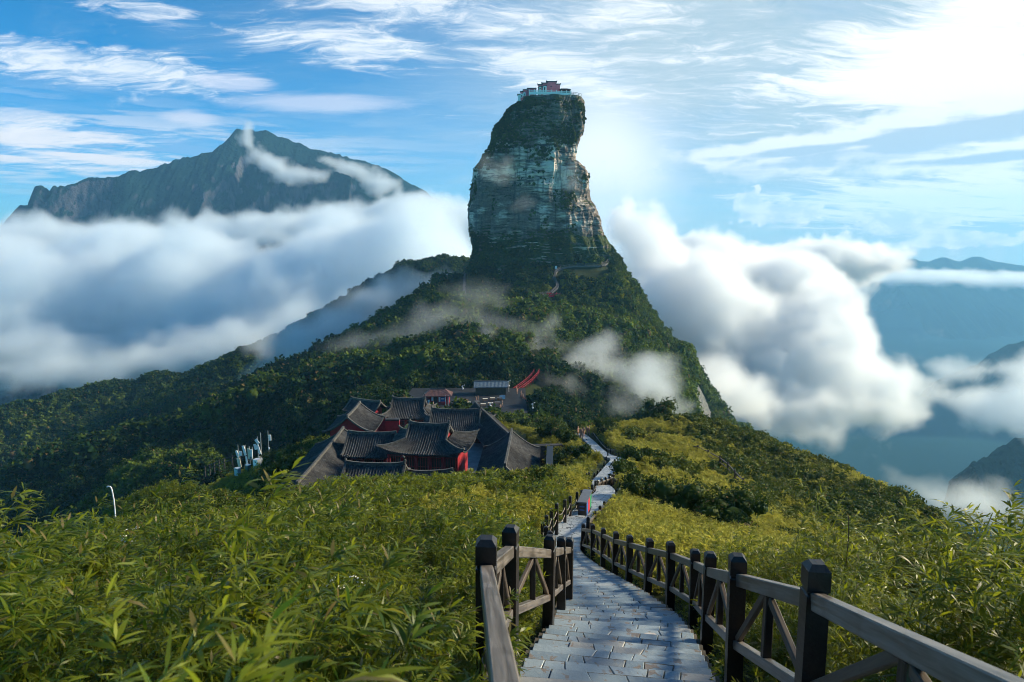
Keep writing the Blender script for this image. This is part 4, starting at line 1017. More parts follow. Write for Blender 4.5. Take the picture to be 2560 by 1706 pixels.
    for sy in fronts:
        q = MB(); q.box((0, sy*(by/2+0.02), wall_h-0.18), (bx+0.25, 0.34, 0.42)); q.build('beam', BEAMC, root)
        for k in range(doors+1):
            q = MB(); q.lathe([(0.2, 0.0), (0.17, 0.1), (0.16, wall_h-0.4)], 10, (-bx/2 + bx*k/doors, sy*(by/2+0.03), 0)); q.build('column', REDPOST, root)
        for k in range(doors):
            w = bx/doors-0.42; c = -bx/2+bx*(k+0.5)/doors; hh = wall_h-0.75
            q = MB(); q.box((c, sy*(by/2-0.09), 0.2+hh/2), (w, 0.14, hh)); d = q.build('door' if k in (doors//2, doors//2-1+doors % 2) else 'window', DARKW, root)
            q = MB(); yy = sy*(by/2-0.01)
            for t in np.linspace(-0.5, 0.5, 5): q.box((c+t*(w-0.08), yy, 0.2+hh/2), (0.05, 0.05, hh-0.04))
            for t in (0.02, 0.34, 0.62, 0.97): q.box((c, yy+sy*0.004, 0.2+hh*t), (w-0.02, 0.05, 0.06))
            q.build('lattice', REDPOST, d)
    return root
GB = lambda x, y, z: Vector((x, y, z))
hall(GB(-10.6, 85.2, -30.3), R(-9), 10.8, 8.6, 5.3, 4.2, 2.6, 'main red temple hall with wide hipped dark roof in the middle, doors facing the stairs', lift=0.8, doors=5)
hall(GB(-0.4, 80.5, -30.6), R(87), 14.5, 7.6, 14, 3.1, 2.4, 'right hand temple hall with ridge running away and black end wall on its right', 'gable', lift=0.15, doors=6, ornament=False, fronts=(1,))
hall(GB(-24.2, 84.5, -32.7), R(91), 23.0, 8.4, 22, 3.2, 2.4, 'very long left hall with a pale straight ridge running away from the viewer', 'gable', lift=0.1, doors=9, ornament=False)
hall(GB(-18.9, 89.5, -31.0), R(-3), 6.6, 7.0, 6, 2.9, 2.2, 'small hall roof joined to the right side of the long left hall', 'gable', lift=0.12, doors=3, ornament=False)
hall(GB(-15.2, 73.0, -29.6), R(-4), 6.8, 4.4, 6.4, 3.6, 1.3, 'front gate with a short tiled roof and upright ridge ends, half hidden by bamboo', 'gable', lift=0.12, doors=3, inset=0.7)
hall(GB(-9.2, 74.2, -29.8), R(6), 5.0, 3.4, 4.6, 2.7, 1.1, 'low wall roof with strongly upswept corners in front of the red main hall', 'gable', lift=0.9, doors=2, inset=0.6, ornament=False)
hall(GB(-9.3, 110.5, -35.0), R(-3), 12.2, 10.0, 8.2, 4.0, 3.0, 'large rear hall with tall ribbed roof behind the main hall', lift=0.9, doors=5)
hall(GB(-3.0, 106, -33.4), R(107), 24.0, 6.0, 23, 2.7, 2.2, 'long blue grey roof running diagonally from the plaza down the right of the rear hall', 'gable', lift=0.1, doors=8, ornament=False)
hall(GB(-19.5, 126.0, -35.8), R(-2), 9.0, 8.6, 6.2, 3.4, 2.7, 'farthest temple hall at the left of the rear hall with a ribbed hipped roof', lift=0.6, doors=4)
hall(GB(-27.4, 113.0, -35.2), R(0), 5.6, 5.6, 1.2, 3.2, 2.5, 'little pavilion with steep swept corners at the far left of the temple', lift=1.0, doors=2, inset=0.8, name='temple_pavilion', ornament=False)
hall(GB(-24.6, 103.5, -31.9), R(90), 9.0, 7.6, 8.8, 3.2, 2.5, 'short dark gabled hall between the long left hall and the little pavilion', 'gable', lift=0.3, doors=3, ornament=False)
hall(GB(-28.2, 128.5, -35.6), R(-25), 7.0, 5.5, 6.8, 3.2, 1.8, 'plain dark roof beside a pale stair at the far left rear of the temple', 'gable', lift=0.1, doors=2, ornament=False)
# end wall, courtyard walls
q = MB(); q.box((0, 0, 1.6), (0.5, 7.2, 4.6)); q.prism([(-0.4,-3.8),(0.4,-3.8),(0.4,3.8),(-0.4,3.8)], 3.9, 4.2, inset=0.1)
o = q.build('fire_wall', BLACKP); o.location = (4.6, 80.6, -30.2); o.rotation_euler = (0, 0, R(-4)); tag(o, 'tall thin black end wall standing right of the right hand hall', 'wall')
def yard_wall(a, b, h, label, mat=RED):
    a = Vector(a); b = Vector(b); root = empty('courtyard_wall', a, 0, label, 'wall')
    q = MB(); q.beam(a-a+Vector((0,0,h/2-0.3)), b-a+Vector((0,0,h/2-0.3)), 0.4, h+0.6); q.build('wall_body', mat, root)
    q = MB(); q.beam(Vector((0,0,h+0.14)), b-a+Vector((0,0,h+0.14)), 0.9, 0.26); q.build('coping', TILE, root); return root
wl = yard_wall(at(900,1086,112), at(966,1086,112), 2.9, 'red courtyard wall carrying a white notice in front of the farthest hall')
v = at(925, 1071, 111.6); q = MB(); q.box((0,0,0), (1.5, 0.06, 0.85)); o = q.build('notice_board', WHITE); o.location = v; tag(o, 'white rectangular notice fixed on the red courtyard wall', 'notice')
yard_wall(at(964,1090,108), at(1000,1090,108), 2.6, 'short stretch of red wall left of the golden burner')
yard_wall((2.2, 91, -29.4), (7.0, 92, -29.6), 1.2, 'low mossy stone wall behind the right hand hall', RIDGE)
o = MB(); o.lathe([(0.5,0),(0.5,0.3),(0.25,0.4),(0.25,0.8),(0.6,1.0),(0.62,1.5),(0.3,1.6),(0.3,2.0),(0.55,2.1),(0.15,2.6)], 12); o = o.build('incense_burner', GOLDM); o.location = at(1020, 1076, 103) - Vector((0,0,1.6)); tag(o, 'golden incense burner shining between the main hall roof and the hall behind', 'incense burner')
o = MB(); o.lathe([(0.7,0),(0.7,0.5),(0.4,0.7),(0.35,1.6),(0.42,1.9),(0.22,2.05),(0.24,2.4),(0.05,2.6)], 10); o = o.build('white_statue', WHITE); o.location = at(931, 1036, 131)-Vector((0,0,1.4)); tag(o, 'small white statue at the head of the pale stair behind the temple', 'statue')
q = MB()
for k in range(12): q.box((0, -k*0.5, -k*0.25), (2.2, 0.52, 0.5))
o = q.build('pale_steps', PALEST); o.location = at(938, 1040, 130.5); o.rotation_euler = (0,0,R(15)); tag(o, 'pale stone stair descending from the white statue', 'stair')
for (x0, y0, x1, y1, z) in ((-30, 70, 6.5, 132, None),):
    pass
# courtyard paving
q = MB(); q.box((-9, 78, -30.75), (24, 12, 0.6)); q.box((-11, 98.5, -32.6), (26, 16, 0.6)); q.box((-16, 116, -35.2), (30, 14, 0.6)); q.box((3.3, 78, -30.74), (2.6, 12, 0.62))
tag(q.build('courtyard', PALEST), kind='structure')

# ================================================================== PLAZA
PLZ = -44.0
q = MB(); q.box((-13, 184, PLZ-1.3), (34, 34, 2.6)); tag(q.build('plaza', simple('wet_paving', (0.030, 0.032, 0.038), 0.6, 0.15, var=0.4, scale=0.6)), kind='structure')
def shop():
    c = Vector((at(1094, 1000, 180).x, 180, PLZ)); root = empty('souvenir_shop', c, R(2), 'small red kiosk with brown hipped roof, bright red banner and posters at the plaza', 'kiosk')
    q = MB(); q.box((0, 1.6, 1.3), (6.2, 3.2, 2.6)); q.build('wall', RED, root)
    mb = MB(); L, W = 7.8, 5.4
    for sy in (-1, 1): roof_sheet(mb, lambda u, v, sy=sy: (u*(2.0+1.9*v), 1.6+sy*2.7*v, 2.6+1.5*(1-v)**1.2+0.05*max(0, math.cos(u*(2+1.9*v)*18))), np.linspace(-1, 1, 61)*(-sy), np.linspace(0, 1, 6), 0.14)
    for sx in (-1, 1): roof_sheet(mb, lambda u, v, sx=sx: (sx*(2.0+1.9*v), 1.6+u*2.7*v, 2.6+1.5*(1-v)**1.2), np.linspace(-1, 1, 9)*sx, np.linspace(0.02, 1, 6), 0.14)
    roof = mb.build('roof', TILE_RED, root); q = MB(); q.box((0, 1.6, 4.16), (4.1, 0.25, 0.28)); q.build('ridge', RIDGE, roof)
    for nm, mt, cx, cz, w, h in (('banner', REDP, 1.0, 2.45, 1.9, 0.5), ('poster', WHITE, 0.5, 1.5, 0.45, 1.25), ('poster', WHITE, -1.35, 1.75, 0.6, 1.2), ('poster', BLUEP, 1.35, 1.5, 1.1, 1.2), ('poster', WHITE, 1.35, 1.65, 0.9, 0.25), ('poster', REDP, 1.4, 0.75, 0.9, 0.25), ('poster', WHITE, -2.4, 0.8, 0.5, 1.2)):
        q = MB(); q.box((cx, -0.05-0.03*(w < 1.0)-0.03*(h < 0.5), cz), (w, 0.05, h)); q.build(nm, mt, root)
    q = MB(); q.box((-0.55, -0.03, 1.1), (0.9, 0.06, 2.2)); q.build('door', DARKW, root)
    for x in (-2.9, -1.0, 2.2, 2.9):
        q = MB(); q.box((x, -0.9, 1.35), (0.14, 0.14, 2.7)); q.build('column', WHITE if x > 2 else REDPOST, root)
shop()
def hut():
    c = Vector((at(1227, 999, 192).x, 192, PLZ)); root = empty('wooden_hut', c, R(3), 'long brown plank hut with blue grey tiled roof at the back of the plaza', 'hut')
    for k in range(24):
        q = MB(); q.box((-4.4+8.8*(k+0.5)/24, 0.0+0.01*(k % 2), 1.15), (0.345, 0.09, 2.3)); q.build('plank', PLANK, root)
    q = MB(); q.box((0, 1.9, 1.2), (8.6, 3.6, 2.4)); q.build('wall', PLANK, root)
    mb = MB()
    for sy in (-1, 1): roof_sheet(mb, lambda u, v, sy=sy: (u*4.9, 1.9+sy*2.6*v, 2.35+1.3*(1-v)+0.05*max(0, math.cos(u*4.9*16))), np.linspace(-1, 1, 121)*(-sy), np.linspace(0, 1, 5), 0.14)
    roof = mb.build('roof', TILE_BLUE, root); q = MB(); q.box((0, 1.9, 3.74), (9.7, 0.28, 0.26)); q.build('ridge', RIDGE, roof)
    q = MB(); q.box((-3.1, -0.12, 2.2), (2.6, 0.08, 0.35)); q.build('shutter', GREYTOP, root)
hut()
def board():
    c = Vector((at(1256, 999, 186).x, 186, PLZ)); root = empty('sign_board', c, R(4), 'white blank board standing in front of the wooden hut on the plaza', 'sign')
    q = MB(); q.box((0, 0, 0.75), (1.6, 0.06, 1.1)); q.build('panel', WHITE, root)
    for s in (-0.7, 0.7):
        q = MB(); q.box((s, 0.06, 0.6), (0.06, 0.06, 1.2)); q.build('leg', STEEL, root)
board()
def table(px, py, D, rz, top, label):
    v = at(px, py, D); root = empty('market_table', (v.x, D, PLZ), rz, label, 'table', 'tables set out on the plaza')
    q = MB(); q.box((0, 0, 0.76), (1.35, 0.85, 0.06)); q.build('table_top', top, root)
    for sx in (-0.58, 0.58):
        for sy in (-0.33, 0.33):
            q = MB(); q.box((sx, sy, 0.365), (0.07, 0.07, 0.73)); q.build('leg', PLANK, root)
    for sy in (-0.75, 0.75):
        q = MB(); q.box((0, sy, 0.42), (1.3, 0.3, 0.05)); q.box((-0.5, sy, 0.2), (0.06, 0.25, 0.4)); q.box((0.5, sy, 0.2), (0.06, 0.25, 0.4)); q.build('bench', PLANK, root)
TB = [(1192,1005,181,'pale table at the left end of the row before the hut'),(1213,1004,184,'pale topped table in the back row left of the white board'),(1231,1003,185,'pale topped table in the back row nearest the hut centre'),(1249,1002,185.5,'pale topped table in the back row below the white board'),
      (1208,1014,178,'pale topped table in the front row left of the lamp'),(1226,1013,179,'pale topped table in the front row behind the lamp'),(1243,1011,180,'pale topped table in the front row right of the lamp'),(1171,1008,180,'pale table standing alone beside the brown crate')]
for i, (px, py, D, lb) in enumerate(TB): table(px, py, D, R(rs.uniform(-12, 12)), CREAM if i % 3 else PALEST, lb)
def lamp(px, py0, py1, D, label):
    a = at(px, py1, D); h = at(px, py0, D).z-a.z; root = empty('lamp_post', a, 0, label, 'lamp post', 'white lamp posts round the plaza')
    q = MB(); q.tube([(0,0,-1),(0,0,h)], 0.075, 8); q.build('pole', WHITE, root)
    q = MB(); q.lathe([(0.05,h*0.62-0.25),(0.24,h*0.62-0.2),(0.26,h*0.62+0.2),(0.08,h*0.62+0.28)], 10); q.build('lantern', WHITE, root)
    q = MB(); q.beam((0,0,h-0.05),(0.42,-0.1,h+0.08),0.06,0.06); q.box((0.48,-0.15,h+0.12),(0.18,0.42,0.16)); q.build('camera', WHITE, root)
    q = MB(); q.box((-0.2,0,h-0.3),(0.25,0.2,0.3)); q.build('camera', WHITE, root)
lamp(1226.6, 1008, 1030, 172, 'white lamp post among the tables in the middle of the plaza')
lamp(1332, 1008, 1042, 168, 'tall white lamp post in the bushes right of the plaza')
lamp(1272, 952, 985, 196, 'white camera post just right of the wooden hut')
lamp(1157, 964, 984, 199, 'white camera post showing above the trees between kiosk and hut')
q = MB(); q.box((0,0,0.6),(2.0,1.2,1.2)); q.box((0,0,1.25),(2.2,1.4,0.1)); o = q.build('wooden_crate', PLANK); o.location = (at(1160,1002,181).x, 181, PLZ); o.rotation_euler = (0,0,R(-25)); tag(o, 'tilted brown crate between the red kiosk and the hut', 'crate')
q = MB(); q.beam((-0.8,0,0.9),(0.9,0.2,1.1),1.1,0.06); q.box((-0.6,0,0.45),(0.08,0.08,0.9)); q.box((0.7,0.1,0.5),(0.08,0.08,1.0)); o = q.build('tarpaulin', GREYTOP); o.location = (at(1141,998,182).x, 182, PLZ); tag(o, 'grey tarpaulin roof next to the red kiosk', 'tarpaulin')
q = MB(); q.box((0,0,0.5),(0.7,0.5,1.0)); q.box((0.3,-0.1,0.25),(0.5,0.4,0.5)); o = q.build('blue_bin', BLUEP); o.location = (at(1145,1015,174).x, 174, PLZ); tag(o, 'blue bin on the dark paving in front of the kiosk', 'bin')
# red ribbons and railings
def railing(pts, label, mat, h=1.1, step=1.6, cat='railing', name='red_railing', th=0.12, group=None):
    root = empty(name, pts[0], 0, label, cat, group); o0 = root.location.copy()
    P = [pts[0]]
    for a, b in zip(pts[:-1], pts[1:]):
        n = max(1, round((b-a).length/step)); P += [a+(b-a)*(k+1)/n for k in range(n)]
    pm = None
    for p_ in P:
        if pm is None: q = MB(); q.box((0,0,h/2-0.3),(th*1.3,th*1.3,h+0.7)); pm = q.mesh('post', [mat])
        o = link('post', pm, None, root); o.location = p_-o0
    for hh in (h*0.92, h*0.45):
        q = MB()
        for a, b in zip(P[:-1], P[1:]): q.beam(a-o0+Vector((0,0,hh)), b-o0+Vector((0,0,hh)), th*0.8, th)
        q.build('rail', mat, root)
    return root
rr = [Vector((at(px,py,D).x, D, at(px,py,D).z-0.5)) for (px,py,D) in ((1281,989,197),(1295,978,200),(1312,966,204),(1328,954,209),(1343,938,214),(1348,929,216))]
railing(rr, 'bright red railing climbing from the plaza up the hillside', REDPOST, 1.3, 1.6, th=0.2)
rr = [Vector((v.x-1.6, v.y+1.2, v.z)) for v in rr]
railing(rr, 'second red railing on the far side of the climbing steps', REDPOST, 1.1, 1.8, th=0.16)
railing([on_ground(px, py)+Vector((0,0,0.6)) for (px, py) in ((1302,1003),(1318,1014),(1333,1024),(1350,1034),(1366,1042))], 'low dull red railing along the path right of the plaza', simple('faded_red_paint', (0.22, 0.06, 0.05), 0.6), 1.0, 1.6, th=0.16)

# ================================================================== MOUNTAIN TRAIL
STONEP = simple('trail_stone', (0.14, 0.13, 0.125), 0.8, 0.2, var=0.3)
RAILG = simple('grey_rail_wood', (0.20, 0.17, 0.15), 0.7, 0.2, var=0.3)
TR1 = [(1164,680),(1161,700),(1161,732),(1172,761),(1192,777),(1233,778),(1271,769),(1310,752),(1345,743),(1377,738)]
TR2 = [(1378,736),(1394,720),(1386,700),(1393,680),(1424,671),(1463,671),(1510,667),(1526,652)]
TR3 = [(1190,777),(1184,796),(1205,818),(1232,836),(1256,853),(1287,876),(1299,888),(1322,908),(1340,925),(1349,930)]
TRAIL_PTS = []
for p_ in catmull(rr, 1.5):
    for q_ in (0.0, 3.0, 6.0, 9.0, 12.0): TRAIL_PTS.append((p_.x-p_.x/p_.y*q_+0.8, p_.y-q_, 3.0))
def trail(px, w, label, lift=1.0, side=1.0, rail=True, group='mountain paths round the rock'):
    pts = [on_ground(*p_) for p_ in px]; pts = catmull(pts, 2.0)
    pts = [Vector((p_.x, p_.y, gz(p_.x, p_.y)+lift)) for p_ in pts]
    for k in range(2): pts = [pts[0]] + [Vector((b.x, b.y, (a.z+2*b.z+c.z)/4)) for a, b, c in zip(pts[:-2], pts[1:-1], pts[2:])] + [pts[-1]]
    mb = MB()
    for a, b in zip(pts[:-1], pts[1:]): mb.beam(a-Vector((0,0,0.45)), b-Vector((0,0,0.45)), w, 0.9)
    tag(mb.build('mountain_path', STONEP), kind='structure')
    for p_ in pts[::1]: TRAIL_PTS.append((p_.x, p_.y, 2.6))
    for p_ in pts[::1]:
        for q_ in (2.8, 5.0): TRAIL_PTS.append((p_.x-p_.x/p_.y*q_, p_.y-q_, 1.9))
    if rail:
        railing([p_ + Vector((-p_.x/p_.y*1.0, -1.0, -0.1)) for p_ in pts[::2]], label, RAILG, 1.2, 3.0, name='path_railing', th=0.13, group=group)
    return pts
T1 = trail(TR1, 1.4, 'grey railing of the path that dips left round the foot of the rock pillar')
T2 = trail(TR2, 1.4, 'grey railing of the path that climbs right under the rock pillar')
T3 = trail(TR3, 1.5, '', rail=False)
v = at(1382, 741, T1[-1].y-2)
root = empty('prayer_ribbons', Vector((v.x, v.y, gz(v.x, v.y))), 0, 'heap of bright red prayer ribbons on the bend of the mountain path', 'ribbons'); q = MB()
for k in range(46): q.box((rs.uniform(-3.6,3.6), rs.uniform(-0.6,0.6), rs.uniform(0.4,2.2)), (rs.uniform(0.3,0.9), 0.06, rs.uniform(0.25,0.7)), rs.uniform(-0.5,0.5))
q.build('ribbon_cloth', REDP, root)
q = MB()
for k in np.linspace(-3.6, 3.6, 7): q.box((k, 0, 0.9), (0.12, 0.12, 2.6))
q.build('rack', RAILG, root)
v = on_ground(1389.5, 679); q = MB(); q.box((0,0,1.6),(1.15,0.12,1.5)); q.box((-0.4,0.1,0.4),(0.1,0.1,1.8)); q.box((0.4,0.1,0.4),(0.1,0.1,1.8)); o = q.build('notice_board', WHITE); o.location = v+Vector((0,-1.5,0.6)); tag(o, 'small white board on the path at the foot of the rock pillar', 'notice')

# ================================================================== SUMMIT TEMPLE
SD = 387.0
def sp(px, py, D=SD): return at(px, py, D)
def summit():
    zb = sp(1370, 234).z-1.0; c = sp(1375, 234); c.z = zb
    root = empty('summit_temple', c, 0, 'pink stepped temple with dark copings crowning the rock pillar', 'temple')
    def block(x0, x1, ytop, D0, dep, parent_name='wall', cap=True, mat=PINK):
        a = sp(x0, ytop, D0); b = sp(x1, ytop, D0); q = MB(); h = a.z-zb
        q.box(((a.x+b.x)/2-c.x, D0+dep/2-c.y, h/2), (b.x-a.x, dep, h)); w_ = q.build(parent_name, mat, root)
        if cap:
            q = MB(); L = b.x-a.x+0.7; q.prism([(-L/2,-0.45),(L/2,-0.45),(L/2,dep+0.45),(-L/2,dep+0.45)], 0, 0.42, inset=0.1)
            for s in (-1, 1): q.beam((s*(L/2-0.3),dep/2,0.35),(s*(L/2+0.1),dep/2,0.75),dep+0.7,0.16)
            o = q.build('coping', TILE, w_); o.location = ((a.x+b.x)/2-c.x, D0-c.y, h)
    block(1367.5, 1391, 205, SD, 2.0); block(1355.5, 1367.3, 209, SD+0.05, 2.0); block(1346, 1355.3, 212.5, SD+0.1, 2.0); block(1391.2, 1400, 211.5, SD+0.05, 2.0)
    block(1346.3, 1399.5, 214, SD+2.1, 7.0, 'rear_wall', False)
    q = MB(); a = sp(1378, 217); q.box((a.x-c.x, -0.06, a.z-zb), (1.0, 0.1, 0.35)); q.build('plaque', DARKW, root)
    for (x0, x1, yt, k) in ((1347,1353,219,0), (1357,1366,217,1)):
        a = sp(x0, yt); b = sp(x1, yt); q = MB(); q.box(((a.x+b.x)/2-c.x, -0.8, (a.z-zb)/2), (b.x-a.x, 1.5, a.z-zb)); w_ = q.build('porch', WHITE, root)
        q = MB(); q.beam((a.x-c.x-0.5, -0.85, a.z-zb-0.3), (b.x-c.x+0.3, -0.85, a.z-zb+0.45), 1.9, 0.2); q.build('porch_roof', TILE, w_)
        q = MB(); q.box(((a.x+b.x)/2-c.x, -1.58, (a.z-zb)*0.5), (0.7, 0.08, (a.z-zb)*0.75)); q.build('door', DARKW, w_)
    c2 = sp(1315, 236); c2.z = zb-1.5
    r2 = empty('lower_shrine', c2, 0, 'lower pink shrine stepping down the left shoulder of the summit', 'shrine')
    for (x0, x1, yt, d, mt) in ((1318.5,1340,222,1.5,PINK),(1308,1318.3,225.5,0,PINK),(1301.5,1307.8,230,-0.4,PINK),(1294.5,1301.3,237,-0.8,WHITE)):
        a = sp(x0, yt, SD+d); b = sp(x1, yt, SD+d); q = MB(); h = a.z-c2.z+1.5
        q.box(((a.x+b.x)/2-c2.x, d+1.2, h/2-1.5), (b.x-a.x, 2.4, h)); w_ = q.build('wall', mt, r2)
        q = MB(); q.beam((a.x-c2.x-0.3, d+1.2, a.z-c2.z+0.18), (b.x-c2.x+0.3, d+1.2, a.z-c2.z+0.22), 3.0, 0.4); q.build('coping', TILE, w_)
    for k, (px_, py_) in enumerate(((1304, 238), (1311, 235))):
        v = sp(px_, py_, SD-1.6); q = MB(); q.box((v.x-c2.x, -1.3, v.z-c2.z-0.2), (1.2, 0.5, 1.9)); w_ = q.build('porch', WHITE, r2)
        q = MB(); q.box((v.x-c2.x, -1.58, v.z-c2.z-0.4), (0.4, 0.06, 1.1)); q.build('door', DARKW, w_)
    # open pavilion
    c3 = sp(1411.5, 232); r3 = empty('summit_pavilion', c3, 0, 'open dark pavilion at the right end of the summit terrace', 'pavilion')
    w_ = sp(1426,232).x-sp(1398,232).x
    for x_ in np.linspace(-w_/2+0.2, w_/2-0.2, 4):
        for y_ in (0, 2.6):
            q = MB(); q.box((x_, y_, 0.7), (0.18, 0.18, 2.2)); q.build('column', REDPOST, r3)
    q = MB(); q.box((0, 2.5, 0.6), (w_-0.5, 0.12, 1.9)); q.build('back_wall', DARKW, r3)
    mb = MB()
    for sy in (-1, 1): roof_sheet(mb, lambda u, v, sy=sy: (u*(w_*0.28+w_*0.27*v), 1.3+sy*1.9*v, 1.75+0.75*(1-v)**1.2), np.linspace(-1,1,31)*(-sy), np.linspace(0,1,5), 0.16)
    for sx in (-1, 1): roof_sheet(mb, lambda u, v, sx=sx: (sx*(w_*0.28+w_*0.27*v), 1.3+u*1.9*v, 1.75+0.75*(1-v)**1.2), np.linspace(-1,1,9)*sx, np.linspace(0.02,1,5), 0.16)
    mb.build('roof', TILE, r3)
    # white balustrade
    P = [sp(px_, py_, SD-3.0) for (px_, py_) in ((1323,234),(1336,233.5),(1350,233.2),(1364,233.6),(1378,234.2),(1391,235),(1404,235.8),(1416,236.3),(1427,236.2))]
    r4 = empty('white_balustrade', P[0], 0, 'white stone balustrade along the edge of the summit terrace', 'balustrade')
    pm = MB(); pm.box((0,0,0.2),(0.4,0.4,3.0)); pm.lathe([(0.2,1.7),(0.26,1.85),(0.1,2.05)], 8); pm = pm.mesh('post', [WHITE])
    for p_ in P: o = link('post', pm, None, r4); o.location = p_-P[0]
    for a, b in zip(P[:-1], P[1:]):
        q = MB(); q.beam(a-P[0]+Vector((0,0,0.15)), b-P[0]+Vector((0,0,0.15)), 0.2, 1.5); q.beam(a-P[0]+Vector((0,0,1.35)), b-P[0]+Vector((0,0,1.35)), 0.26, 0.26); q.build('panel', WHITE, r4)
    P = [sp(px_, py_, SD-1.0) for (px_, py_) in ((1428,235.6),(1433,236),(1440,237),(1447,238.5),(1453,240.5))]
    railing([p_-Vector((0,0,0.3)) for p_ in P], 'thin grey railing right of the summit pavilion at the cliff edge', RAILG, 1.5, 1.6, name='cliff_railing', th=0.14)
    q = MB(); q.box((c.x+0.5, SD+5, zb-1.5), (24, 14, 2.2)); tag(q.build('summit_terrace', RIDGE), kind='structure')
summit()
# ================================================================== PEOPLE
SKIN = simple('skin', (0.42, 0.25, 0.17), 0.6, 0.3, var=0.08); HAIR = simple('black_hair', (0.012, 0.010, 0.010), 0.5, 0.4); SHOE = simple('shoe', (0.03, 0.03, 0.03), 0.5)
def cloth(name, col): return simple('cloth_'+name, col, 0.85, 0.15, var=0.15)
CL = {k: cloth(k, v) for k, v in dict(blue=(0.03,0.16,0.55), sky=(0.16,0.36,0.66), white=(0.72,0.72,0.74), red=(0.42,0.03,0.05), grey=(0.22,0.22,0.23), black=(0.02,0.02,0.025), denim=(0.05,0.07,0.13), brown=(0.16,0.08,0.05), yellow=(0.55,0.40,0.08)).items()}
def person_mesh(stride=0.0, bend=0.0, arm=0.0, sit=False):
    """one continuous adult body, 1.70 m, grown over a jointed skeleton"""
    y = lambda h: -bend*max(0, h-0.92)*0.8
    V = {}; E = []
    def v(n, p, r): V[n] = (Vector(p), r)
    v('pelvis', (0,0,0.92), 0.15); v('belly', (0,y(1.08),1.08), 0.135); v('chest', (0,y(1.28),1.28), 0.16); v('neck', (0,y(1.46),1.46), 0.06); v('chin', (0,y(1.54)-0.02,1.54), 0.085); v('head', (0,y(1.62)-0.01,1.62), 0.10); v('crown', (0,y(1.69),1.68), 0.08)
    E += [('pelvis','belly'),('belly','chest'),('chest','neck'),('neck','chin'),('chin','head'),('head','crown')]
    for s, k in ((-1,'l'),(1,'r')):
        f = s*stride
        v('hip'+k, (s*0.09, 0, 0.86), 0.105); v('knee'+k, (s*0.10, -f*0.18-0.03*abs(stride), 0.48), 0.068)
        v('ankle'+k, (s*0.10, -f*0.30+0.04*(f<0), 0.09+0.05*(f<0)*abs(stride)), 0.045); v('toe'+k, (s*0.11, -f*0.30-0.16, 0.05), 0.045)
        E += [('pelvis','hip'+k),('hip'+k,'knee'+k),('knee'+k,'ankle'+k),('ankle'+k,'toe'+k)]
        v('sh'+k, (s*0.19, y(1.40), 1.40), 0.068); v('elb'+k, (s*0.25, y(1.12)+f*0.10-arm*0.05, 1.13), 0.045); v('wr'+k, (s*0.25, y(0.92)+f*0.16-0.06-arm*0.22, 0.90+arm*0.22), 0.034); v('hand'+k, (s*0.245, y(0.84)+f*0.18-0.09-arm*0.30, 0.80+arm*0.24), 0.038)
        E += [('chest','sh'+k),('sh'+k,'elb'+k),('elb'+k,'wr'+k),('wr'+k,'hand'+k)]
    names = list(V); me = bpy.data.meshes.new('person'); me.from_pydata([V[n][0] for n in names], [(names.index(a), names.index(b)) for a, b in E], [])
    o = bpy.data.objects.new('person_builder', me); COL.objects.link(o); md = o.modifiers.new('skin', 'SKIN'); md.use_smooth_shade = True; o.modifiers.new('sub', 'SUBSURF').levels = 1
    for i, n in enumerate(names):
        sv = me.skin_vertices[0].data[i]; r = V[n][1]; sv.radius = (r, r*0.75 if n in ('chest','belly','pelvis') else r); sv.use_root = (n == 'pelvis')
    m2 = bpy.data.meshes.new_from_object(o.evaluated_get(bpy.context.evaluated_depsgraph_get())); bpy.data.objects.remove(o)
    for p_ in m2.polygons:
        c = p_.center; h = c.z
        if abs(c.x) > 0.17 and h < 0.90+arm*0.25 and h > 0.7: mi = 0
        elif h < 0.10: mi = 3
        elif h < 0.90: mi = 2
        elif h < 1.47: mi = 1
        elif h > 1.60 or (c.y > y(1.55)+0.02 and h > 1.52): mi = 4
        else: mi = 0
        p_.material_index = mi
    return m2
BODY = {'stand': person_mesh(0.0), 'walk': person_mesh(0.9, 0.1), 'climb': person_mesh(0.7, 0.35, 0.4), 'reach': person_mesh(0.2, 0.05, 1.0)}
def person(loc, pose, top, bottom, rz, label, group=None, scale=1.0):
    me = BODY[pose].copy(); me.materials.clear()
    for m_ in (SKIN, CL[top], CL[bottom], SHOE, HAIR): me.materials.append(m_)
    o = link('person', me); o.location = loc; o.rotation_euler = (0, 0, rz); o.scale = (scale,)*3
    return tag(o, label, 'person', group)
def stair_pos(px, D):
    s_ = float(np.interp(D, PATHA[:, 1], cum)); p_, _ = path_at(s_); x = at(px, 1085, D).x; return Vector((x, D, p_[2]+0.02))
person(stair_pos(1452, 105.5), 'stand', 'blue', 'denim', 0.3, 'person in a bright blue top standing where the far stairs reach the crest')
person(stair_pos(1459, 106.5), 'walk', 'sky', 'grey', 2.9, 'person in a pale blue top just right of the bright blue one at the crest')
person(stair_pos(1445, 108), 'stand', 'red', 'black', 0.8, 'person in dark red at the left of the group on the crest')
person(stair_pos(1468, 109.5), 'climb', 'brown', 'denim', -0.5, 'person in brown bending at the right of the group on the crest')
person(stair_pos(1454, 102.5), 'walk', 'sky', 'white', 0.1, 'person in pale trousers climbing towards the viewer below the group on the crest')
person(stair_pos(1473, 110.5), 'stand', 'grey', 'black', 1.5, 'person in grey beside the top of the far wooden fence')
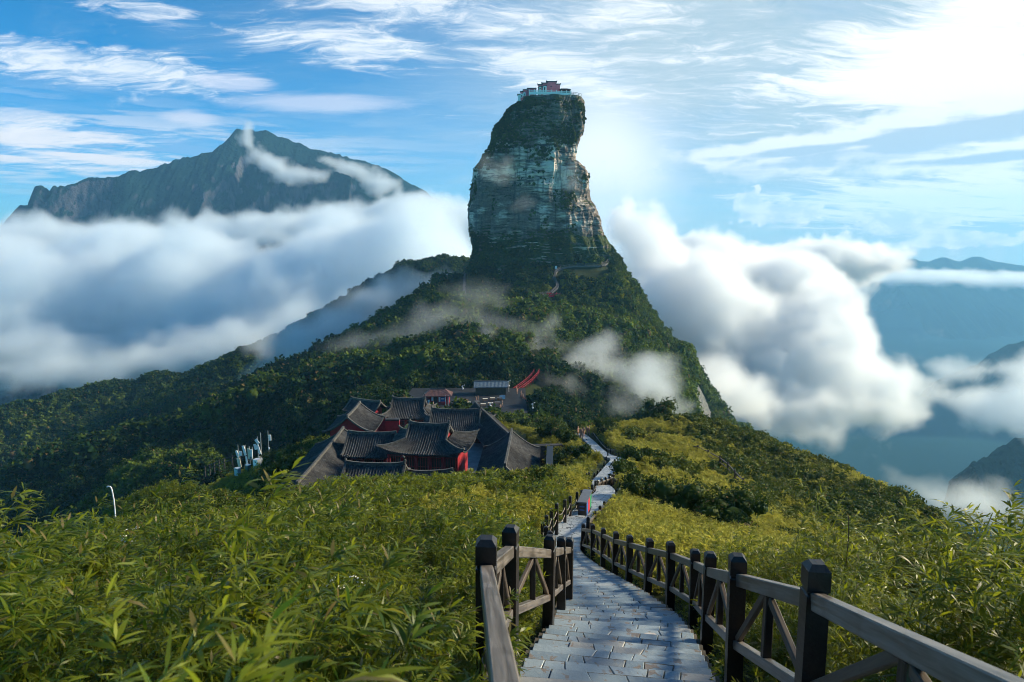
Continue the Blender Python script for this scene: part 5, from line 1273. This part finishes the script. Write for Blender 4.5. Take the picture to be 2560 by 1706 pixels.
PP = [(1292,973,200.5,'walk','white','denim','person in white starting up the steps by the red railing'),(1303,1006,190,'walk','white','black','person in white and black on the path right of the plaza'),(1293,998,193,'stand','sky','denim','person in pale blue below the foot of the red railing'),(1307,1011,187,'stand','white','grey','person in white trousers following along the path right of the plaza'),
      (1243,1025,170,'stand','white','denim','person in white walking alone on the front of the plaza'),(1255,1014,178,'walk','white','red','person in white and red at the right edge of the tables'),(1251,1020,174,'reach','white','black','person in white leaning beside the front tables'),(1191,1004,183.5,'climb','white','white','person all in white at the left table of the row'),
      (1074,1007,176,'stand','white','grey','person in white at the left corner of the red kiosk'),(1083,1008,177,'stand','brown','black','person in brown before the kiosk wall'),(1195,1006,184,'stand','white','denim','person in white and denim beside the left table of the row')]
for (px, py, D, po, a, b, lb) in PP:
    v = at(px, py, D); z = PLZ if D < 198 and px < 1290 else gz(v.x, D)+0.8
    if px > 1290 and D < 198: z = max(PLZ, z-0.5)
    if px == 1292: z = rr[1].z+0.2
    person(Vector((v.x, D, z)), po, a, b, rs.uniform(0, 6.28), lb)
def on_trail(T, px):
    k = min(range(len(T)), key=lambda i: abs(T[i].x/T[i].y - ut(px, 800)[0])); return T[k]
MP = [(T1,1164.5,'stand','white','sky','person in white at the top of the left mountain path'),(T1,1166,'walk','sky','white','person in blue just below the top of the left mountain path'),(T3,1176,'climb','white','grey','person in white leftmost of the group below the path fork'),(T3,1184,'walk','white','denim','person in white in the middle of the group below the path fork'),(T3,1187,'stand','sky','white','person in pale blue at the right of the group below the path fork'),
      (T3,1206,'climb','grey','black','person in grey in the thin mist below the path fork'),(T3,1232,'walk','white','black','person in white and black alone on the misty steps'),(T3,1255,'walk','white','sky','person in white and pale blue on the misty steps'),(T3,1287,'stand','white','denim','person in white above the last bend of the misty steps'),(T3,1297.6,'walk','white','red','person in white and red at the last bend of the misty steps'),(T3,1320,'climb','white','white','person all in white a little above the red railing')]
for (T, px, po, a, b, lb) in MP:
    v = on_trail(T, px); person(Vector((at(px, 800, v.y).x, v.y, v.z+0.02)), po, a, b, rs.uniform(0, 6.28), lb)

# ================================================================== THINGS BESIDE THE STAIRS AND ON THE LEFT HILL
v = at(1455, 1281, 37.2); v.z = pathz(38)+0.0
root = empty('recycling_bin', v, R(-16), 'long dark bin cabinet with grey lid and colourful side panels beside the stairs', 'bin')
q = MB(); q.box((0, 0.95, 0.5), (0.46, 1.9, 1.0)); q.box((0, 0.95, -0.25), (0.36, 1.7, 0.5)); q.build('body', BLACKP, root)
q = MB(); q.beam((0, -0.06, 1.04), (0, 1.98, 1.06), 0.54, 0.07); q.build('lid', GREYTOP, root)
for k, mt in enumerate((BLUEP, REDP, GREENP)):
    q = MB(); q.box((0.236, 0.38+0.58*k, 0.55), (0.014, 0.5, 0.75)); q.build('panel', mt, root)
for zz in (0.78, 0.58):
    q = MB(); q.box((0, -0.008, zz), (0.28, 0.018, 0.07)); q.build('label_plate', BLUEP, root)
v = at(1434, 1090, 106); q = MB(); q.box((0,0,0.55),(0.6,0.1,0.5)); q.box((-0.22,0,0.1),(0.06,0.06,1.0)); q.box((0.22,0,0.1),(0.06,0.06,1.0)); o = q.build('wooden_board', PLANK); o.location = v; tag(o, 'small brown board at the left of the people on the crest', 'board')
# bent white pipe
v = at(283, 1252, 46); q = MB(); q.tube([(0.06,0,-2.2),(0.05,0,0.0),(-0.02,0,0.75),(-0.08,0,0.98),(-0.14,0,1.03),(-0.30,0,1.05),(-0.36,0,0.99)], 0.045, 8)
o = q.build('bent_pipe', WHITE); o.location = v; tag(o, 'white bent pipe sticking out of the bushes on the left', 'pipe')
MD = 105.0
def mast(px, py0, py1, panels, label, box=None, thin=0.05):
    b = at(px, py1, MD); h = at(px, py0, MD).z-b.z; root = empty('antenna_mast', b, 0, label, 'antenna mast', 'antenna masts on the left hill')
    q = MB(); q.tube([(0,0,-1.5),(0,0,h)], thin, 6); q.build('pole', STEEL, root)
    for (dx, pa, pb, w, tilt, mt) in panels:
        z0 = at(px, pb, MD).z-b.z; z1 = at(px, pa, MD).z-b.z; q = MB()
        M = Matrix.Rotation(R(tilt), 3, 'Y'); q.box((dx, -0.16, (z0+z1)/2), (w, 0.16, z1-z0), M=M); q.box((dx*0.5, -0.07, (z0+z1)/2), (abs(dx)+0.06, 0.06, 0.06)); q.build('antenna_panel', mt, root)
mast(598, 1112, 1172, [(-0.12,1126,1143,0.28,-14,WHITE),(0.42,1128,1139,0.40,0,WHITE),(0.10,1145,1168,0.48,-8,CREAM)], 'left mast with a cream lower panel and a tilted white panel')
mast(616, 1113, 1174, [(-0.12,1114,1138,0.34,-12,WHITE),(0.20,1141,1160,0.22,-6,WHITE)], 'mast with one long tilted white panel left of the middle')
mast(626, 1116, 1170, [(-0.05,1120,1146,0.32,-2,CREAM),(0.2,1141,1150,0.3,10,GREYTOP)], 'middle mast with a cream upright panel')
mast(633, 1118, 1166, [(-0.1,1123,1146,0.30,0,WHITE)], 'short mast with a white framed panel behind the white cabinet')
mast(647, 1092, 1165, [(0.0,1097,1110,0.42,-32,WHITE),(-0.35,1110,1124,0.34,-14,WHITE),(0.20,1111,1135,0.34,-14,WHITE),(0.2,1140,1150,0.3,0,CREAM)], 'tallest clustered mast with four tilted white panels above the cabinet')
mast(655, 1082, 1160, [(0.05,1145,1152,0.2,0,WHITE)], 'bare thin mast just right of the clustered panels', thin=0.07)
mast(674, 1077, 1162, [(0.32,1087,1101,0.36,0,WHITE),(0.1,1118,1123,0.2,0,WHITE)], 'lone mast at the right with a square white box near its top', thin=0.055)
def cabinet(px, py0, py1, w, d, label, mt):
    b = at(px, py1, MD-1.5); h = at(px, py0, MD-1.5).z-b.z; root = empty('equipment_cabinet', b, R(-28), label, 'cabinet')
    q = MB(); q.box((0,0,h/2-0.3),(w,d,h+0.6)); q.build('body', mt, root); q = MB(); q.box((0,-d/2-0.02,h*0.55),(w*0.8,0.04,h*0.75)); q.build('door', mt, root); q = MB(); q.box((w*0.1,-d/2-0.05,h*0.8),(w*0.35,0.03,h*0.14)); q.build('vent', GREYTOP, root); q = MB(); q.box((0,0,h+0.03),(w*1.08,d*1.08,0.06)); q.build('roof', WHITE, root)
cabinet(644, 1149, 1172, 0.95, 0.8, 'white equipment cabinet at the foot of the clustered masts', WHITE)
cabinet(594, 1171, 1180, 0.85, 0.6, 'low pale blue equipment box at the foot of the left mast', simple('pale_blue_metal', (0.30, 0.40, 0.46), 0.5))
cabinet(620, 1163, 1174, 0.7, 0.6, 'dark green equipment box between the two cabinets', simple('dark_green_metal', (0.04, 0.09, 0.08), 0.5))
railing([Vector((at(px,py,118).x, 118, at(px,py,118).z-0.9)) for (px, py) in ((512,1172),(535,1163),(560,1152),(580,1146),(600,1139),(618,1132))], 'dark boardwalk railing behind the antenna masts on the left hill', simple('dark_rail_wood', (0.05, 0.045, 0.045), 0.7), 1.3, 1.2, name='boardwalk_railing', th=0.14)

# ================================================================== SINGLE PLANTS
def shrub(px, py, D, w, h, seed, label, mat=BUSH, leaf=0.15):
    g = on_ground(px, py) if D is None else Vector((at(px, py, D).x, D, gz(at(px, py, D).x, D)))
    root = empty('shrub', g, rs.uniform(0, 6.28), label, 'shrub', 'dark rounded shrubs beside the stairs')
    link('crown', bush_variant('crown', w/2, h, 1500, leaf, leaf*0.55, mat, seed, 10), None, root)
    q = MB()
    for a in (0.3, 2.3, 4.3): q.tube([(0,0,-0.3),(math.cos(a)*w*0.12, math.sin(a)*w*0.12, h*0.35),(math.cos(a)*w*0.2, math.sin(a)*w*0.2, h*0.6)], 0.05*h, 5, r2=0.015*h)
    q.build('trunk', WOOD_DARK, root)
SH = [(1378,1077,114,4.8,2.8,'dark spreading shrub left of the people on the crest'),(1436,1064,120,4.0,2.4,'green shrub right behind the people on the crest'),(1372,1102,104,4.6,2.6,'brownish rounded shrub above the right hand temple hall'),(1414,1112,96,3.2,2.2,'dark shrub hugging the left of the far stairs under the crest'),(1400,1150,84,4.6,2.6,'wide dark shrub left of the far sunlit flight'),
      (1455,1162,76,2.4,1.7,'olive shrub at the left of the far sunlit flight'),(1510,1068,121,4.2,2.4,'dark round shrub on the skyline right of the people'),(1555,1066,122,5.2,2.6,'flat topped dark shrub on the skyline in the middle of the crest'),(1640,1078,118,6.5,3.6,'largest dark shrub on the skyline right of the far stairs'),(1518,1098,103,4.4,2.4,'dark shrub right of the far fence near the crest'),
      (1590,1165,72,3.4,1.8,'dark green shrub right of the corner of the far fence'),(1566,1188,60,3.2,1.9,'brown green shrub beyond the corner of the landing fence'),(1595,1262,45,3.4,2.4,'dark conical shrub in the golden bamboo right of the steps'),(1700,1290,42,4.6,2.4,'broad dark shrub low on the golden hillside'),(1830,1330,40,5.0,2.4,'broad dark green shrub under the end of the hillside handrail')]
for i, (px, py, D, w, h, lb) in enumerate(SH): shrub(px, py, D, w, h, 400+i, lb, leaf=0.16+0.0016*D)
FLW = simple('white_petal', (0.74, 0.73, 0.62), 0.6, 0.2, var=0.1); STEMG = simple('green_stem', (0.06, 0.10, 0.02), 0.6, 0.2); TWIG = simple('dry_stalk', (0.16, 0.11, 0.07), 0.8, 0.1)
def flower(px, py, D, r, label, umbel=True):
    p_ = at(px, py, D); g = gz(p_.x, p_.y); root = empty('white_flower', Vector((p_.x, p_.y, g)), 0, label, 'flower'); h = p_.z-g
    q = MB(); q.tube([(0,0,-0.1),(0.02,0,h*0.5),(0,0,h)], 0.006, 5); q.build('stem', STEMG, root); q = MB()
    for k in range(46 if umbel else 10):
        a = rs.uniform(0, 6.28); d = r*math.sqrt(rs.random()); c = Vector((math.cos(a)*d, math.sin(a)*d*0.7, h+0.02-0.35*d*d/r+rs.uniform(-0.01, 0.01)))
        s_ = r*(0.10 if umbel else 0.42); M = Euler((rs.uniform(-0.7,0.7), rs.uniform(-0.7,0.7), a)).to_matrix(); q.add([c+M@Vector(w_) for w_ in ((0,0,0),(s_*0.6,-s_*0.4,s_*0.25),(s_*1.3,0,s_*0.1),(s_*0.6,s_*0.4,s_*0.25))], [(0,1,2,3)])
    q.build('petals', FLW, root)
flower(862, 1452, 5.0, 0.16, 'flat white umbel flower tilted in the bamboo left of the near fence'); flower(318, 1352, 9.0, 0.09, 'lower white blossom at the left of the bamboo', False); flower(330, 1322, 9.6, 0.085, 'upper white blossom at the left of the bamboo', False); flower(305, 1345, 9.3, 0.07, 'small white blossom left of the two larger ones', False)
def stalk(px, py0, py1, D, label, lean=0.1):
    a = at(px, py1, D); b = at(px, py0, D); q = MB(); h = b.z-a.z; q.tube([(0,0,-0.9),(0.01,0,h*0.4),(lean*h,0,h)], 0.010*max(1, D/8), 5, r2=0.004*max(1, D/8)); o = q.build('dry_stalk', TWIG); o.location = a; tag(o, label, 'stalk')
stalk(621, 1305, 1438, 7.0, 'tall brown dry stalk standing in the bamboo on the left', 0.0); stalk(399, 1368, 1430, 7.5, 'pale bare stalk in the bamboo at the far left', 0.08)
stalk(2118, 1290, 1370, 11.0, 'dark bare stalk rising from the bamboo on the right', -0.03)
plant_all()
def vapour_mat(name, density, col, aniso, nscale, erode):
    """droplets whose density rises from nothing at the skin of the cloud to full inside, frayed by turbulence"""
    m, nt, out = new_mat(name)
    pz = position(); n = nnoise(pz, nscale, 7, 0.64, 0.6)
    n2_ = nnoise(pz, nscale*4.3, 5, 0.6)
    f = attr('density', 'GEOMETRY')*1.15 + (n - 0.5)*2.2*erode + (n2_ - 0.5)*0.9*erode - erode*0.40
    v = nt.nodes.new('ShaderNodeVolumePrincipled'); v.inputs['Color'].default_value = (*col, 1); v.inputs['Density Attribute'].default_value = ''
    v.inputs['Anisotropy'].default_value = aniso
    nt.links.new((f.clamp()*density).s, v.inputs['Density']); nt.links.new(v.outputs[0], out.inputs['Volume']); return m
# ================================================================== CLOUDS AND AIR
def cloud(name, balls, voxel, disp, density, label=None, aniso=0.4, col=(0.90, 0.955, 1.0), seed=0, nscale=1.0, band=25.0, erode=0.45, wl=3.0):  # default droplet tint carries some blue of cloud shade
    """a heap of rounded masses joined into one closed body filled with droplets; balls = (x, y, z, rx, ry, rz)"""
    vs, fs, n0 = [], [], 0
    bm = bmesh.new(); bmesh.ops.create_icosphere(bm, subdivisions=3, radius=1.0)
    bv = np.array([v.co[:] for v in bm.verts]); bf = np.array([[v.index for v in f.verts] for f in bm.faces]); bm.free()
    for (x, y, z, rx, ry, rz) in balls:
        vs.append(bv*np.array([rx, ry, rz]) + np.array([x, y, z])); fs.append(bf+n0); n0 += len(bv)
    me = mesh_np(name, np.concatenate(vs), np.concatenate(fs))
    o = link(name, me)
    r = o.modifiers.new('r', 'REMESH'); r.mode = 'VOXEL'; r.voxel_size = voxel
    dg = bpy.context.evaluated_depsgraph_get(); ev = o.evaluated_get(dg); m2 = bpy.data.meshes.new_from_object(ev); o.modifiers.clear()
    n = len(m2.vertices); P = np.zeros(n*3, dtype=np.float32); m2.vertices.foreach_get('co', P); P = P.reshape(-1, 3).astype(float)
    N = np.zeros(n*3, dtype=np.float32); m2.vertices.foreach_get('normal', N); N = N.reshape(-1, 3)
    d = np.abs(vnoise(P, 1/(disp*wl)*nscale, 5, seed, 0.6))*2.2 - 0.45
    P2 = P + N*(d*disp)[:, None] + N*(vnoise(P, 1/(disp*1.1)*nscale, 3, seed+3)*disp*0.28)[:, None]
    P2 += N*((np.abs(vnoise(P2, 1/(disp*0.62)*nscale, 2, seed+6))*2-0.5)*disp*0.20)[:, None]
    m2.vertices.foreach_set('co', P2.astype(np.float32).ravel()); m2.update()
    o.data = m2; m2.materials.clear()
    mat = vapour_mat(name+'_vapour', density, col, aniso, 1/(disp*2.2)*nscale, erode); m2.materials.append(mat)
    g = bpy.data.node_groups.new(name+'_fill', 'GeometryNodeTree')
    g.interface.new_socket('Geometry', in_out='INPUT', socket_type='NodeSocketGeometry'); g.interface.new_socket('Geometry', in_out='OUTPUT', socket_type='NodeSocketGeometry')
    gi = g.nodes.new('NodeGroupInput'); go = g.nodes.new('NodeGroupOutput'); mv = g.nodes.new('GeometryNodeMeshToVolume'); sm = g.nodes.new('GeometryNodeSetMaterial')
    mv.resolution_mode = 'VOXEL_SIZE'; mv.inputs['Voxel Size'].default_value = voxel*0.8; mv.inputs['Density'].default_value = 1.0; mv.inputs['Interior Band Width'].default_value = band
    sm.inputs['Material'].default_value = mat
    g.links.new(gi.outputs[0], mv.inputs['Mesh']); g.links.new(mv.outputs[0], sm.inputs[0]); g.links.new(sm.outputs[0], go.inputs[0])
    md = o.modifiers.new('fill', 'NODES'); md.node_group = g
    tag(o, label, None, None, 'stuff'); return o
def heap(spec, n, seed, squash=0.75, spread=1.0):
    """balls scattered through ellipsoids given as (px, py, D, rx_px, ry_px, depth_m)"""
    r = np.random.default_rng(seed); out = []
    for (px, py, D, rx, ry, dm) in spec:
        k = D/F
        c = at(px, py, D); out.append((c.x, c.y, c.z, rx*k*0.72, dm*0.72, ry*k*0.72))
        for _ in range(n):
            a = r.normal(size=3); a /= np.linalg.norm(a); q = 0.62
            s = r.uniform(0.22, 0.46)
            out.append((c.x+a[0]*rx*k*q, c.y+a[1]*dm*q, c.z+a[2]*ry*k*q, rx*k*s, min(dm, rx*k)*s, min(ry, rx)*k*s*1.1))
    return out

def build_clouds():
    # the sea of cloud on the left: a wide bank whose top lies over the foot of the far mountain
    spec = [(-500,760,1150,500,230,260),(-150,760,1150,420,235,300),(200,755,1130,380,225,280),(520,735,1120,330,225,260),(820,725,1100,300,230,240),(1060,700,1100,250,215,240),(1240,740,1000,170,170,160),
            (60,600,1480,330,70,200),(420,605,1500,300,62,180),(740,575,1500,260,60,180),(1000,545,1500,240,75,180),(1200,560,1450,200,80,160)]
    specA = spec
    spec = [(150,870,900,330,90,120),(520,850,900,280,90,120),(820,800,900,200,90,120),(-150,860,900,260,90,120),(100,930,760,260,70,90),(400,900,760,250,70,90),(650,850,760,220,80,90),(-150,950,740,250,80,90)]
    cloud('cloud_bank', heap(specA, 16, 1) + heap(spec, 10, 2), 9, 26, 0.022, aniso=0.15, seed=1, col=(0.87, 0.945, 1.0), band=17, erode=0.55, wl=2.4)  # blue of the shaded cloud is put into the droplet tint
    # heaped cloud to the right of the pillar
    spec = [(1640,640,700,110,150,70),(1560,560,720,70,90,50),(1620,780,640,130,170,70),(1760,800,640,200,220,110),(1900,720,760,230,130,110),(1780,660,900,200,90,120),(2040,660,1000,250,80,120),
            (2000,900,600,220,190,100),(2160,980,580,180,110,80),(1960,1010,560,250,100,80),(2080,770,640,110,110,60),(2130,830,620,70,90,50),(1800,980,480,160,120,60)]
    cloud('cumulus_cloud', heap(spec, 30, 3), 3.6, 13, 0.065, aniso=0.2, seed=5, wl=2.0, band=12, erode=0.6, col=(0.96,0.98,1))
    spec = [(2480,1010,900,150,90,80),(2620,1010,880,180,130,80),(2400,930,1000,110,60,60),(2560,930,1000,120,60,60)]
    cloud('cumulus_cloud', heap(spec, 12, 4), 9, 16, 0.03, aniso=0.45, seed=6)
    spec = [(2330,1225,330,120,80,30),(2460,1270,320,170,90,30),(2230,1190,340,70,55,20)]
    cloud('cumulus_cloud', heap(spec, 12, 5), 4, 9, 0.05, aniso=0.45, seed=7)
    spec = [(2300,690,3800,330,26,200),(2480,700,3700,260,24,200),(2050,680,3900,250,22,200),(2620,700,3700,200,40,200)]
    cloud('cloud_bank', heap(spec, 9, 6), 26, 36, 0.012, aniso=0.45, seed=8)
    # scarf of cloud over the far summit
    spec = [(622,318,1900,26,40,40),(618,345,1880,34,46,40),(640,390,1850,50,36,40),(680,410,1800,60,40,50),(740,440,1780,70,42,50),(800,440,1780,50,30,40),(880,425,2000,70,32,60),(950,460,2000,80,42,60),(830,400,2050,60,20,50)]
    cloud('summit_cloud', heap(spec, 10, 7), 9, 14, 0.06, aniso=0.35, seed=9)
    # wisps drifting across the slopes
    spec = [(1230,860,250,60,40,12),(1330,880,250,90,45,14),(1440,900,240,90,50,14),(1550,930,235,110,55,14),(1640,970,235,80,60,14),(1400,960,215,110,45,10),(1560,1010,215,130,45,10),(1480,870,250,110,60,14),(1620,900,240,90,70,14),(1680,1020,230,70,50,12),(1360,820,262,70,40,12),(1290,900,232,60,40,10),(1620,960,225,120,60,12)]
    cloud('drifting_mist', heap(spec, 12, 8), 2.2, 6, 0.10, aniso=0.4, seed=11, band=6, erode=0.40, wl=2.2)
    spec = [(1110,790,268,170,60,16),(1000,840,262,150,70,16),(1250,815,258,140,60,16),(890,860,285,140,60,16),(1190,735,290,140,55,14)]
    cloud('drifting_mist', heap(spec, 12, 9), 2.8, 6, 0.028, aniso=0.4, seed=12, band=8, erode=0.30)
    spec = [(760,850,390,150,90,28),(860,800,400,140,85,28),(960,750,410,130,75,26),(1060,715,415,100,60,22),(680,930,370,90,60,20),(1120,690,420,50,40,14),(640,860,420,80,50,20),(900,880,345,90,50,14),(800,950,318,80,40,12)]
    cloud('drifting_mist', heap(spec, 14, 10), 3.5, 8, 0.06, aniso=0.3, seed=13, band=8, erode=0.32)
    spec = [(1215,420,352,40,60,8),(1260,440,350,60,50,8),(1430,450,352,50,60,8),(1300,520,346,60,30,6)]
    cloud('drifting_mist', heap(spec, 10, 11), 2.0, 4, 0.035, aniso=0.4, seed=14, band=5, erode=0.40)
build_clouds()

m = volume_mat('air', 0.00013, (0.26, 0.64, 1.0), 0.2)
bm = bmesh.new(); bmesh.ops.create_cube(bm, size=1.0)
x0, x1, y0, y1, z0, z1 = -7050, 7050, -450, 7050, -760, 430
for v in bm.verts: v.co = ((x0+x1)/2+v.co.x*(x1-x0), (y0+y1)/2+v.co.y*(y1-y0), (z0+z1)/2+v.co.z*(z1-z0))
me = bpy.data.meshes.new('haze'); bm.to_mesh(me); bm.free()
tag(link('haze', me, m), kind='stuff')
